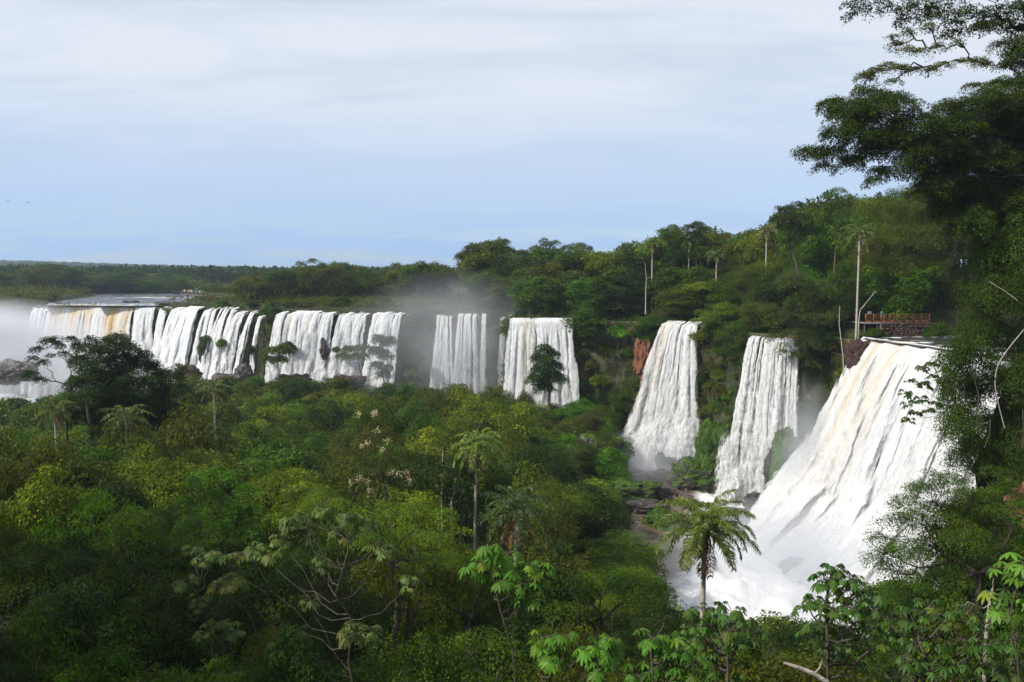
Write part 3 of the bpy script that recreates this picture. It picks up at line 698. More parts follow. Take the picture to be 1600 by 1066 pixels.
def palm(label, X, Y, ztop, seed, lean=(0, 0), L=3., colour=(.085, .12, .025), name='queen_palm', dead=5, nf=26, group=None, pale=1., zb=None, dens=64, wscale=1):
    rng = np.random.default_rng(seed); zb = land1(X, Y) - .2 if zb is None else zb
    root = bpy.data.objects.new(name, None); col.objects.link(root); root.location = (X, Y, zb)
    tr, lv, dd, sp = palm_parts(rng, ztop - zb, lean, nf=nf, L=L, dead=dead, dens=dens, wl=wscale * max(1., Y / 42))
    o = tr.build('trunk', pale_bark_m, root)
    for k in range(1): o = lv.build('fronds', palm_m, root, False); o.color = (*colour, 1)
    if dead: o = dd.build('dead_fronds', palm_m, root, False); o.color = (.19, .115, .055, 1)
    o = sp.build('leaf_bases', palm_m, root); o.color = (.16, .1, .05, 1)
    tag(root, label, 'palm', group); return root

# cecropia and other palmate-leaved trees
def palmate(label, tips, base, seed, colour, name='cecropia', lobes=9, LL=.34, petiole=.34, leaves=9, wid=.3, r0=.1, droop=.55, cat='cecropia', bark=None, group=None, forks=None):
    """tips: world points carrying a rosette of palmate leaves"""
    rng = np.random.default_rng(seed); base = np.asarray(base, float); tips = [np.asarray(t, float) - base for t in tips]
    wood = MB(); cent = np.mean(tips, 0); lowz = min(t[2] for t in tips)
    top = max(tips, key=lambda t: t[2]); trunkpath = limb_path(rng, (0, 0, 0), top, 12, 0, .012)
    wood.tube(trunkpath, np.linspace(r0, r0 * .3, 12), 7)
    for t in tips:
        if t is top: continue
        dz = t[2] - np.hypot(*(t[:2] - top[:2] * (t[2] / max(top[2], .1)))) * .6
        zt = np.clip(dz, top[2] * .15, top[2] * .97)
        s = np.array([np.interp(zt, trunkpath[:, 2], trunkpath[:, i]) for i in range(3)])
        wood.tube(limb_path(rng, s, t, 7, .22, .03), np.linspace(r0 * .38, r0 * .16, 7), 5)
    P_, D_, N_, L_, W_, T_ = [], [], [], [], [], []
    pet = wood
    for t in tips:
        for k in range(leaves):
            az = k * 2.4 + rng.uniform(-.3, .3); el = rng.uniform(-.25, .9)
            dv = np.array([math.cos(az) * math.cos(el), math.sin(az) * math.cos(el), math.sin(el)])
            pe = petiole * rng.uniform(.6, 1.3); c = t + dv * pe + np.array([0, 0, -.12 * pe])
            pet.tube(np.stack([t, t + dv * pe * .5 + [0, 0, .03], c]), [.012, .009, .007], 3)
            n0 = nrm(np.array([dv[0] * .55, dv[1] * .55, .95]) + rng.normal(size=3) * .15); e1 = nrm(np.cross(n0, rng.normal(size=3))); e2 = np.cross(n0, e1)
            m = lobes; a = np.linspace(0, 2 * np.pi, m, endpoint=False) + rng.uniform(0, .5)
            dd = nrm(e1 * np.cos(a)[:, None] + e2 * np.sin(a)[:, None] + np.array([0, 0, -droop]) + rng.normal(size=(m, 3)) * .06)
            sz = LL * rng.uniform(.6, 1.3) * rng.uniform(.85, 1.1, m)
            P_.append(np.repeat(c[None], m, 0)); D_.append(dd); N_.append(nrm(n0 + rng.normal(size=(m, 3)) * .15 + dd * .2)); L_.append(sz); W_.append(sz * wid)
            b = min(1.9, max(.45, rng.normal(1, .28))); yl = 1 + .8 * rng.uniform(0, 1) ** 5; T_.append(np.repeat(np.array([[b * yl, b, b * .95]]), m, 0) * rng.normal(1, .08, (m, 1)))
    P = np.concatenate(P_); D = np.concatenate(D_); Nn = np.concatenate(N_); Ln = np.concatenate(L_)[:, None]; Wd = np.concatenate(W_)[:, None]; T = np.concatenate(T_)
    S = nrm(np.cross(D, Nn)); U = np.cross(S, D)
    # six-point lobes that arch down at the tip, folded a little along the midrib
    a = P; b1 = P + D * Ln * .3 + S * Wd * .36 ; c1 = P + D * Ln * .68 + S * Wd * .5 + np.array([0, 0, -1]) * Ln * .05; tip = P + D * Ln * .97 + np.array([0, 0, -1]) * Ln * .2
    c2 = P + D * Ln * .68 - S * Wd * .5 + np.array([0, 0, -1]) * Ln * .05; b2 = P + D * Ln * .3 - S * Wd * .36; mid_ = P + D * Ln * .5 - nrm(U) * Wd * .1 * np.sign(U[:, 2:])
    V = np.stack([a, b1, c1, tip, c2, b2, mid_], 1).reshape(-1, 3); i = np.arange(len(P))[:, None] * 7
    F = np.concatenate([i + [[0, 1, 6]], i + [[1, 2, 6]], i + [[2, 3, 6]], i + [[3, 4, 6]], i + [[4, 5, 6]], i + [[5, 0, 6]]])
    root = bpy.data.objects.new(name, None); col.objects.link(root); root.location = base
    o = np_mesh('leaves', V, F, broad_m, np.repeat(T, 7, axis=0), parent=root); o.color = (*colour, 1)
    wood.build('trunk', bark or bark_m, root)
    tag(root, label, cat, group); return root

# ------------------------------------------------------------------ where plants may stand
ALLFALL = [(C, r, n) for C, r, n in FALL_ZONES]
def fall_clear(X, Y, m=1.5):
    for C, r, n in ALLFALL:
        for k in np.linspace(-.4, 1.15, 8):
            q = C + n * r * k
            if seg_dist(np.array([X]), np.array([Y]), q)[0] < m + .25 * abs(k) * r * .3: return False
    return True
def river_clear(X, Y, m=1.):
    for P in RIVERS:
        if inside(np.array([X]), np.array([Y]), P)[0] or seg_dist(np.array([X]), np.array([Y]), np.vstack([P, P[:1]]))[0] < m: return False
    return True
# the highest a near plant may reach in the picture (photo pixels), so the view over it stays open as in the photograph
def sky_valley(px):
    return np.interp(px, [-200, 0, 40, 60, 130, 300, 340, 420, 520, 620, 700, 800, 860, 930, 965, 1000, 1040, 1075, 1110, 1190, 1245, 1300, 1345, 1380, 1440, 1500, 1560, 1800],
                     [570, 598, 622, 600, 600, 605, 590, 590, 600, 598, 592, 600, 640, 690, 740, 805, 850, 905, 945, 945, 965, 895, 905, 850, 780, 740, 700, 640])
def canopy_z(d): return np.interp(d, [8, 15, 25, 35, 50, 70, 90, 120, 160, 200], [-8.5, -9.6, -12.0, -13.6, -15.2, -16.8, -18.4, -20.0, -21.8, -24.5])
def poisson(n, sampler, mind, ok, tries=40, rng=RNG):
    """dart throwing; mind may be a function of position"""
    pts = []; cell = {}
    for _ in range(n * tries):
        x, y = sampler(); 
        m = mind(x, y) if callable(mind) else mind
        c = (int(x // 6), int(y // 6)); bad = False
        for i in (-1, 0, 1):
            for j in (-1, 0, 1):
                for q in cell.get((c[0] + i, c[1] + j), ()):
                    if (q[0] - x) ** 2 + (q[1] - y) ** 2 < m * m: bad = True; break
                if bad: break
            if bad: break
        if bad or not ok(x, y): continue
        pts.append((x, y)); cell.setdefault(c, []).append((x, y))
        if len(pts) >= n: break
    return pts

# ---- the valley canopy below the viewpoint
KEEP = [(728, 756, 856, 84), (45, 130, 615, 92), (130, 300, 618, 92), (770, 850, 850, 58), (880, 975, 750, 135), (440, 620, 900, 27), (730, 860, 955, 24), (330, 470, 920, 26), (270, 400, 790, 50), (560, 620, 600, 176), (410, 470, 596, 180)]   # (px0, px1, py_top, dmin): windows kept open in front of specially placed plants
def valley_ok(x, y):
    if not inside(np.array([x]), np.array([y]), GORGE)[0]: return False
    px, py, D = proj(x, y, -20)
    if px < -160 or px > 1740: return False
    if seg_dist(np.array([x]), np.array([y]), RIM)[0] < (7 if y > 60 else 2): return False
    if shore(np.array([x]), np.array([y]))[0] < 2.0: return False
    if math.hypot(x, y) < 19: return False
    return fall_clear(x, y, 2)
def samp():
    # denser in the picture: depth drawn evenly in log distance
    d = 19 * (215 / 19) ** RNG.uniform(0, 1) ** .7; a = RNG.uniform(-.62, .64); return d * math.tan(a), d
cols_v = ['mid green', 'bright green', 'dark green', 'olive', 'yellow-green', 'mid green', 'olive', 'mid green', 'dark green', 'bright green', 'dark green']
def valley_region(px, d):
    ring = 'on the near slope' if d < 42 else 'in the near valley' if d < 75 else 'in mid valley' if d < 120 else 'in the far valley'
    side = 'at the left' if px < 330 else 'left of the tall palm' if px < 700 else 'right of the tall palm' if px < 970 else 'by the big right falls'
    return ring + ' ' + side
pts = poisson(290, samp, lambda x, y: np.interp(math.hypot(x, y), [19, 45, 90, 200], [3.0, 4.4, 5.6, 7.0]), valley_ok, 30)
for x, y in pts:
    d = math.hypot(x, y); px = proj(x, y, -20)[0]
    zt = canopy_z(d) + RNG.uniform(-1.5, 1.0) + 8 * float(fbm(x / 7, y / 7, 61, 2)) - .4
    if px < 460 and 55 < d < 112: zt += np.interp(px, [0, 300, 460], [4.2, 3.4, 0]) * np.interp(d, [55, 80, 112], [0, 1, .5])
    gz = land1(x, y)
    rq = (2.6 if d < 60 else 3.4) / d * 1244 if px > 840 else 0
    lim = max(sky_valley(px - rq), sky_valley(px + rq), sky_valley(px)) + 4
    zl = at(px, lim, y)[2]
    if px > 940 and d < 75: zt = min(zt, zl - RNG.uniform(0, .8))
    zt = min(zt, zl)
    for a_, b_, py_, dm in KEEP:
        rp = 2.8 / d * 1244
        if d < dm and a_ - rp < px < b_ + rp: zt = min(zt, at(px, py_, y)[2])
    h = zt - gz
    if h < 1.8: continue
    c = cols_v[int((fbm(x / 11, y / 11, 40) + .5 + RNG.uniform(-.12, .12)) * len(cols_v)) % len(cols_v)]
    if d < 62 and (px < 560 or px > 1000) or d < 34: c = RNG.choice(['dark green', 'dark green', 'mid green', 'blue-green', 'dark green', 'olive'])  # darker leaf colours; at near left the shade is put into them
    kind = RNG.choice(['round', 'bushy', 'bushy', 'flat', 'tall', 'open']) if h > 5 else 'shrub'
    r = float(np.interp(d, [19, 45, 90, 200], [2.3, 3.3, 4.2, 5.0])) * RNG.uniform(.85, 1.2)
    if kind == 'tall': r *= .75
    place(kind, x, y, ztop=zt, r=r, colour=c, region=valley_region(px, d))

# bushes before the foot of the left and middle falls
def s_ft(): Y = RNG.uniform(168, 188); return X_at(RNG.uniform(250, 640), Y), Y
for x, y in poisson(44, s_ft, 3.6, lambda x, y: shore(np.array([x]), np.array([y]))[0] > -3, 40):
    px = proj(x, y, -28)[0]; zt = at(px, (586 if px < 560 else 596) + RNG.uniform(-3, 14), y)[2]; gz = land1(x, y)
    if 555 < px < 590: continue
    place('bushy', x, y, ztop=zt, zb=max(gz, zt - 9), r=RNG.uniform(2.6, 4), colour=RNG.choice(['mid green', 'olive', 'dark green', 'blue-green']), region='at the foot of the middle falls')
# ---- forest on the plateau behind and above the falls
def skyline(px):
    return np.interp(px, [-200, 0, 150, 280, 300, 400, 440, 480, 560, 580, 640, 700, 730, 790, 810, 860, 900, 960, 1005, 1040, 1100, 1130, 1200, 1215, 1260, 1300, 1340, 1370, 1800],
                     [420, 422, 420, 440, 446, 440, 425, 412, 415, 432, 418, 415, 385, 380, 398, 383, 385, 388, 378, 358, 355, 368, 358, 328, 320, 305, 310, 300, 250])
def plateau_ok(x, y):
    if inside(np.array([x]), np.array([y]), GORGE)[0]: return False
    px, py, D = proj(x, y, -5)
    if px < -80 or px > 1700: return False
    rd = seg_dist(np.array([x]), np.array([y]), RIM)[0]
    if rd < .6 or rd > 62 or px < 690: return False
    if px < 650 and rd < 14: return False
    if px > 1290 and px < 1470 and y < 121: return False
    return river_clear(x, y, 1.6) and fall_clear(x, y, 1.2)
def samp2():
    a = RNG.uniform(-.05, .66); d = 60 * (260 / 60) ** RNG.uniform(0, 1); return d * math.tan(a), d
pts2 = poisson(230, samp2, lambda x, y: np.interp(y, [60, 130, 250], [3.6, 4.3, 6.0]), plateau_ok, 40)
def plateau_region(px, y):
    s = ('above the misty cliff' if px < 800 else 'above the compact right fall' if px < 900 else 'above the cliff left of the tall plunge' if px < 1040 else 'above the tall plunge' if px < 1140
         else 'above the middle right fall' if px < 1300 else 'behind the orange railing' if px < 1460 else 'on the high right bank')
    return s
for x, y in pts2:
    px = proj(x, y, -5)[0]; rd = seg_dist(np.array([x]), np.array([y]), RIM)[0]
    gz = land1(x, y); lim = skyline(px)
    zl = at(px, lim, y)[2]
    zt = gz + np.interp(rd, [1, 6, 14, 30, 60], [5.5, 9, 12, 15, 17]) * RNG.uniform(.8, 1.15)
    zt = min(zt, zl + (RNG.uniform(-1.0, .9)))
    if rd > 14: zt = zl + RNG.uniform(-2.0, 1.3) if RNG.uniform() < .7 else zt
    if zt - gz < 3: continue
    kind = RNG.choice(['bushy', 'bushy', 'bushy', 'round'] if rd < 16 else ['round', 'bushy', 'flat', 'open', 'tall', 'round'])
    c = RNG.choice(['olive', 'mid green', 'dark green', 'yellow-green', 'mid green', 'olive', 'bright green'])
    if px < 900: c = RNG.choice(['dark green', 'greyish green', 'mid green', 'olive'])
    r = float(np.interp(y, [60, 130, 250], [3.4, 4.3, 5.8])) * RNG.uniform(.8, 1.2)
    place(kind, x, y, ztop=zt, r=r, colour=c, region=plateau_region(px, y))
# middle islands (left of the mist) and the far river bank
def band(n, pxr, Yr, topf, rr, kinds, cols, region, mind=6, ok=lambda x, y: True):
    def s():
        Y = RNG.uniform(*Yr); return X_at(RNG.uniform(*pxr), Y), Y
    for x, y in poisson(n, s, mind, lambda x, y: ok(x, y) and river_clear(x, y, 1) and not inside(np.array([x]), np.array([y]), GORGE)[0], 30):
        px = proj(x, y, -5)[0]; gz = land1(x, y); t = topf(px); zt = at(px, t + RNG.uniform(-5, 10), y)[2]
        if zt - gz < 1.2: continue
        k = RNG.choice(kinds)
        place(k, x, y, ztop=zt, r=RNG.uniform(*rr), colour=RNG.choice(cols), region=region)
band(46, (395, 700), (232, 285), lambda px: np.interp(px, [395, 440, 480, 560, 580, 640, 700], [432, 420, 410, 412, 430, 412, 408]), (4.5, 7), ['bushy', 'open', 'flat', 'round', 'bushy'], ['olive', 'mid green', 'dark green', 'brownish green'], 'on the island above the middle falls', 6.5)
band(14, (300, 400), (300, 330), lambda px: 446, (4, 6), ['round', 'bushy'], ['olive', 'mid green'], 'on the island behind the viewing deck', 6)
band(60, (-60, 300), (372, 470), lambda px: np.interp(px, [-60, 40, 60, 110, 150, 290], [424, 426, 412, 414, 424, 430]), (8, 12), ['round', 'bushy', 'bushy'], ['mid green', 'blue-green', 'dark green', 'olive'], 'on the far river bank', 11)
band(70, (-60, 160), (340, 392), lambda px: 455, (4, 7), ['shrub', 'round'], ['blue-green', 'mid green', 'greyish green'], 'low on the far river bank', 7)
# scrub along the rim above the left and middle falls
band(60, (283, 655), (205, 236), lambda px: np.interp(px, [283, 400, 655], [470, 470, 462]), (1.8, 3.2), ['shrub'], ['olive', 'brownish green', 'mid green', 'dark green'], 'on the rim over the middle falls', 3.2)
band(120, (-60, 175), (256, 345), lambda px: 461, (3, 5), ['shrub'], ['olive', 'brownish green', 'dark green'], 'at the rim left of the wide yellowish fall', 4)

# the overgrown talus at the foot of the cliff, behind the big grassy rock
def s_tal(): Y = RNG.uniform(132, 166); return X_at(RNG.uniform(770, 972), Y), Y
for x, y in poisson(60, s_tal, 3.4, lambda x, y: inside(np.array([x]), np.array([y]), GORGE)[0] and shore(np.array([x]), np.array([y]))[0] > 1 and fall_clear(x, y, 1.), 40):
    px = proj(x, y, -28)[0]; t = np.interp(y, [132, 150, 166], [690, 640, 596]) + RNG.uniform(-8, 14); zt = at(px, t, y)[2]; gz = land1(x, y)
    if zt - gz < 1.2: continue
    place('bushy' if zt - gz > 4 else 'shrub', x, y, ztop=zt, r=RNG.uniform(2.2, 3.6), colour=RNG.choice(['mid green', 'olive', 'bright green', 'dark green', 'greyish green']), region='on the slope below the compact white fall')
# ---- bushes growing on the cliff faces
Vc, Nc = CL['cliff']
cands = []
nt_, nr_ = Vc.shape[:2]
for _ in range(6000):
    i = RNG.integers(2, nt_ - 2); j = RNG.integers(0, nr_ - 3); p = Vc[i, j]
    px, py, D = proj(*p)
    if px < 300 or px > 1680 or p[1] < 48: continue
    u = RNG.uniform()
    if px < 640 and u > .5: continue
    if not fall_clear(p[0], p[1], .9): continue
    if px < 850 and RNG.uniform() > .4: continue
    # bare rock showing: a red patch and dark seeps
    if 995 < px < 1018 and 525 < py < 590: continue
    if 955 < px < 975 and 560 < py < 690: continue
    cands.append((p, Nc[i], px, py, j / nr_))
kept = []
for c in cands:
    m = 1.9 if c[0][1] < 140 else 2.6
    if all((c[0][0] - k[0][0]) ** 2 + (c[0][1] - k[0][1]) ** 2 + (c[0][2] - k[0][2]) ** 2 > m * m for k in kept): kept.append(c)
    if len(kept) >= 230: break
for p, n, px, py, v in kept:
    r = (1.5 if p[1] < 140 else 2.1) * RNG.uniform(.8, 1.3)
    reg = 'on the cliff ' + ('under the middle falls' if px < 640 else 'of the misty wall' if px < 900 else 'left of the tall plunge' if px < 1045 else 'between the two plunges' if px < 1185 else 'left of the huge near fall' if px < 1365 else 'at the right edge')
    o = place('shrub', p[0] + n[0] * .2, p[1] + n[1] * .2, h=r * 1.35, zb=p[2] - r * .55, r=r, colour=RNG.choice(['mid green', 'olive', 'dark green', 'bright green', 'yellow-green', 'brownish green'] if px > 880 else ['dark green', 'mid green', 'greyish green']), region=reg)

# mossy tufts on the ledges between the far falls
for px, py, Y in [(346, 535, 214), (320, 545, 216), (392, 545, 208), (424, 500, 205), (428, 535, 201), (452, 540, 195), (526, 545, 193), (640, 530, 190), (655, 560, 186)]:
    p = at(px, py, Y - 2.5); r = RNG.uniform(1.2, 1.9)
    place('shrub', p[0], p[1], h=r * 1.7, zb=p[2] - r, r=r, colour=RNG.choice(['mid green', 'bright green', 'olive', 'dark green']), region='on a ledge among the far falls')
# ---- ground cover, one mass each
def cover(name, label, pts, nrmls, size, colour, per=14, seed=0):
    rng = np.random.default_rng(seed); m = len(pts)
    P = np.repeat(pts, per, axis=0); S = np.repeat(size, per); Nn = np.repeat(nrmls, per, axis=0)
    off = rng.normal(size=P.shape) * S[:, None] * np.array([1.4, 1.4, .9]); P = P + off + Nn * S[:, None] * rng.uniform(.2, 2.2, len(P))[:, None]
    D = nrm(Nn * .5 + rng.normal(size=P.shape) * .7 + np.array([0, 0, .1])); K = nrm(Nn + rng.normal(size=P.shape) * .5 + np.array([0, 0, .5]))
    b = np.repeat(rng.normal(1, .3, m).clip(.4, 1.9), per) * rng.normal(1, .2, len(P)).clip(.5, 1.6); yl = np.repeat(rng.uniform(.75, 1.5, m), per)
    T = np.stack([b * yl, b, b * .9], 1)
    V, F, T = leaf_quads(P, D, K, S * rng.uniform(.9, 1.7, len(P)), S * .55, T)
    o = np_mesh(name, V, F, leaf_m, T); o.color = (*PALETTE[colour], 1); return tag(o, label, 'plants', kind='stuff')
def sample_ground(n, ok, amin=-.62, amax=.66, dmin=9, dmax=235, rng=RNG):
    d = dmin * (dmax / dmin) ** rng.uniform(0, 1, n); a = rng.uniform(amin, amax, n); x = d * np.tan(a); y = d
    k = ok(x, y); return x[k], y[k]
x, y = sample_ground(16000, lambda x, y: inside(x, y, GORGE) & (shore(x, y) > -1.0))
cover('undergrowth', 'tangled dark undergrowth covering the valley floor', np.stack([x, y, land(x, y)], 1), np.tile([0, 0, 1.], (len(x), 1)), np.interp(np.hypot(x, y), [9, 40, 120, 230], [.12, .22, .38, .5]), 'dark green', 12, 1)
x, y = sample_ground(36000, lambda x, y: ~inside(x, y, GORGE) & ((seg_dist(x, y, RIM) < 70) | ((x < -40) & (y < 440))), dmin=40, dmax=440)
k = np.array([river_clear(a, b, .3) for a, b in zip(x, y)]); x, y = x[k], y[k]
cover('riverside_scrub', 'low olive scrub covering the ground above the falls', np.stack([x, y, land(x, y)], 1), np.tile([0, 0, 1.], (len(x), 1)), np.interp(y, [40, 120, 290, 440], [.2, .35, .7, 1.3]), 'olive', 12, 2)
ii = RNG.integers(1, nt_ - 1, 30000); jj = RNG.integers(0, nr_ - 1, 30000); P = Vc[ii, jj]; Nn = np.concatenate([Nc[ii], np.full((len(ii), 1), .35)], 1)
mk = fbm(ii / 9., jj / 7., 50) > -.09
ppx = 800 + 1244 * P[:, 0] / P[:, 1]; ppy = proj(P[:, 0], P[:, 1], P[:, 2])[1]
mk &= ~((ppx > 995) & (ppx < 1018) & (ppy > 525) & (ppy < 592)) & ~((ppx > 957) & (ppx < 974) & (ppy > 560)) & (P[:, 1] > 30) & (ppx > 0)
for C, r, n in ALLFALL: mk &= seg_dist(P[:, 0], P[:, 1], C) > 1.6
P, Nn = P[mk], nrm(Nn[mk])
cover('hanging_greenery', 'moss, ferns and creepers clinging to the cliff faces', P, Nn, np.interp(P[:, 1], [40, 120, 250], [.14, .26, .45]), 'mid green', 14, 3)
# far-off wood on the ridge
rg = np.random.default_rng(5)
n = 9000; a = rg.uniform(-.66, -.02, n); d = 520 * (3000 / 520) ** rg.uniform(0, 1, n); x = d * np.sin(a); y = d * np.cos(a)
k = np.array([river_clear(p, q, 4) for p, q in zip(x, y)]); x, y, d = x[k], y[k], d[k]
P0 = np.stack([x, y, land(x, y)], 1); per = 34; hh = rg.uniform(7, 13, len(x))
P = np.repeat(P0, per, axis=0); u = rand_dirs(rg, len(P)); u[:, 2] = np.abs(u[:, 2]); rr = np.repeat(rg.uniform(5, 9, len(x)), per)
P = P + u * np.stack([rr, rr, rr * .55], 1); P[:, 2] += np.repeat(hh, per) - rr * .5
S = np.repeat(np.interp(d, [520, 3000], [1.6, 3.6]), per)
b = np.repeat(rg.normal(1, .25, len(x)).clip(.5, 1.7), per) * rg.normal(1, .2, len(P)).clip(.5, 1.5)
V, F, T = leaf_quads(P, nrm(rg.normal(size=P.shape)), nrm(u + rg.normal(size=P.shape) * .3), S * 1.5, S * 1.2, np.stack([b, b, b], 1))
o = np_mesh('distant_forest', V, F, leaf_m, T); o.color = (*PALETTE['dark green'], 1); tag(o, 'far-off wooded ridge on the horizon, fading to blue', 'forest', kind='stuff')

# ------------------------------------------------------------------ plants with a place of their own
def on_ground(px, Y, dz=-.3): X = X_at(px, Y); return np.array([X, Y, land1(X, Y) + dz])
# the two palms of the foreground and others half hidden
palm('tall queen palm with straight pale trunk rising mid picture from the valley', X_at(740, 85), 85, at(742, 700, 85)[2], 3, lean=(.3, 0), L=3.5, colour=(.14, .2, .025), dead=7, nf=34, dens=90)
palm('queen palm with drooping bushy crown before the white water', X_at(1107, 44), 44, at(1110, 828, 44)[2], 4, lean=(.05, 0), L=3.3, colour=(.12, .165, .022), dead=9, nf=36, dens=150, wscale=1.0)
palm('dark drooping palm low in the valley right of the tall queen palm', X_at(806, 60), 60, at(806, 800, 60)[2], 5, L=3.6, colour=(.05, .085, .018), dead=4)
0 and palm('small shaded palm left of the tall queen palm', X_at(700, 78), 78, at(697, 735, 78)[2], 6, L=2.6, colour=(.045, .075, .02), dead=2)
for i, (px, py, Y, L_, lb) in enumerate([(190, 648, 84, 3.2, 'dark palm below the dense dark trees at the left'), (246, 590, 103, 3, 'palm against the wide yellowish waterfall, right of the dark trees'), (330, 604, 105, 3, 'palm in the left valley under the mossy fall'), (78, 640, 84, 2.6, 'small dark palm under the thin leaning tree at the left edge'),
                                       (1018, 378, 168, 3, 'thin-stemmed palm on the skyline left of the flat-topped trees'), (1075, 372, 170, 3, 'short dark palm between the flat-topped trees on the skyline'), (1195, 358, 150, 3.2, 'yellowish palm on the skyline left of the tall dark tree'),
                                       (1339, 362, 117, 3.3, 'palm with long pale bare trunk above the left end of the railing'), (1118, 395, 158, 2.6, 'small palm in the forest above the tall plunge'), (318, 446, 290, 3.2, 'palm on the island behind the viewing deck'), (308, 440, 300, 4, 'broad palm beside the people on the viewing deck'), (328, 446, 310, 3, 'yellowish palm right of the viewing deck')]):
    X = X_at(px, Y)
    palm(lb, X, Y, at(px, py + 6, Y)[2], 20 + i, L=L_, colour=(.09, .125, .02) if i not in (6, 11) else (.15, .15, .03), dead=2 if Y < 200 else 0, nf=18, dens=34 if Y > 80 else 50)
# umbrella cecropias and their kin in the near foreground
cg, cb = (.075, .125, .025), (.06, .16, .01)
def tipsat(lst, Y, jit=1.0, seed=0):
    rg = np.random.default_rng(seed); return [at(p[0], p[1], Y + rg.uniform(-jit, jit)) for p in lst]
palmate('grey-green cecropia with spreading tiers of star leaves and a thin dark trunk', tipsat([(505, 800), (470, 810), (545, 808), (435, 842), (450, 815), (480, 832), (525, 835), (570, 815), (400, 858), (425, 868), (380, 865), (350, 872), (590, 850), (605, 862), (640, 912), (555, 982), (545, 995), (575, 985), (570, 1000), (450, 998), (465, 985), (435, 1005), (505, 880), (480, 938), (340, 915), (360, 908)], 27, 1.1, 1),
        on_ground(545, 26), 1, cg, LL=.27, leaves=10, r0=.06, bark=bark_m)
palmate('second grey-green cecropia, at the left of the tiered one', tipsat([(345, 975), (360, 985), (335, 868), (320, 872), (300, 860), (365, 912), (325, 990), (290, 905), (310, 940)], 26, .8, 2), on_ground(330, 25.5), 2, cg, LL=.25, leaves=9, r0=.06, bark=bark_m)
palmate('bright green cecropia on a leaning pale branch, below the tall palm trunk', tipsat([(765, 858), (750, 880), (775, 885), (760, 900), (785, 900), (825, 890), (838, 905), (815, 912), (845, 890), (740, 895), (830, 925), (795, 865)], 24, .7, 3), on_ground(860, 23), 3, cb, LL=.27, leaves=10, r0=.06)
palmate('bright green cecropia at the bottom edge, right of the leaning one', tipsat([(860, 1010), (845, 1000), (875, 1020), (860, 1035), (935, 1010), (920, 1020), (950, 1025), (935, 1040), (950, 1000), (880, 1000)], 19, .6, 4), on_ground(895, 18.6), 4, cb, LL=.24, leaves=9, r0=.05)
palmate('bright cecropia at the bottom edge under the bushy-crowned palm', tipsat([(1035, 1035), (1050, 1020), (1020, 1050), (1060, 1045), (1085, 1035), (1035, 1010), (1000, 1060), (1065, 1010), (1020, 1000)], 17, .5, 5), on_ground(1040, 17), 5, cb, LL=.22, leaves=8, r0=.06)
sg = (.04, .1, .01)
palmate('glossy palmate tree standing tallest against the white water at the lower right', tipsat([(1300, 892), (1288, 905), (1312, 905), (1330, 905), (1295, 920), (1320, 925), (1340, 930), (1275, 940), (1260, 950), (1300, 950), (1325, 950), (1350, 955), (1370, 940), (1290, 975), (1330, 980), (1360, 985), (1265, 985), (1385, 965), (1280, 1010), (1320, 1015), (1355, 1020), (1395, 1000)], 22, 1, 6),
        on_ground(1335, 22), 6, sg, name='umbrella_tree', cat='palmate tree', LL=.22, lobes=8, wid=.34, leaves=9, r0=.1, bark=bark_m, droop=.7)
palmate('glossy palmate tree spreading along the bottom under the bushy-crowned palm', tipsat([(1075, 960), (1095, 950), (1120, 955), (1145, 960), (1085, 985), (1110, 980), (1140, 985), (1165, 975), (1060, 1000), (1095, 1010), (1130, 1010), (1160, 1005), (1180, 990), (1070, 1040), (1110, 1045), (1150, 1040)], 21, 1, 7),
        on_ground(1120, 21), 7, (.045, .11, .012), name='umbrella_tree', cat='palmate tree', LL=.21, lobes=8, wid=.34, leaves=9, r0=.09, bark=bark_m, droop=.7)
palmate('glossy palmate tree in the bottom right corner', tipsat([(1420, 960), (1450, 950), (1480, 965), (1510, 960), (1540, 975), (1430, 990), (1465, 995), (1500, 1000), (1540, 1010), (1580, 1000), (1415, 1030), (1455, 1040), (1500, 1045), (1550, 1045), (1590, 1040), (1570, 960)], 19, 1.2, 8),
        on_ground(1500, 19), 8, (.035, .085, .01), name='umbrella_tree', cat='palmate tree', LL=.21, lobes=8, wid=.32, leaves=9, r0=.09, bark=bark_m, droop=.6)
palmate('young bright palmate plant at the right edge above the bottom corner', tipsat([(1580, 890), (1598, 880), (1590, 905), (1610, 895), (1575, 945), (1595, 935), (1600, 955), (1565, 935)], 17, .5, 9), on_ground(1600, 17), 9, (.09, .2, .02), name='umbrella_plant', cat='palmate plant', LL=.22, lobes=8, wid=.32, leaves=8, r0=.05, droop=.4)
palmate('dark leafy bough hanging in front of the huge near fall', tipsat([(1415, 612), (1425, 595), (1440, 575), (1455, 570), (1420, 630), (1430, 645), (1445, 600), (1440, 622), (1460, 590), (1475, 575), (1465, 630), (1480, 610), (1418, 655), (1452, 640)], 70, 1.0, 10), at(1500, 640, 71), 10, (.035, .07, .012), name='leafy_bough', cat='branch', LL=.45, lobes=6, wid=.42, leaves=6, r0=.09, petiole=.5, droop=.8, bark=bark_m)
palmate('small branchlet with a few leaves crossing the tall plunge', tipsat([(1095, 675), (1101, 672), (1098, 680)], 140, .3, 11), at(1118, 690, 141), 11, (.03, .06, .01), name='branchlet', cat='branch', LL=.4, lobes=5, wid=.45, leaves=4, r0=.06, petiole=.4, bark=bark_m)

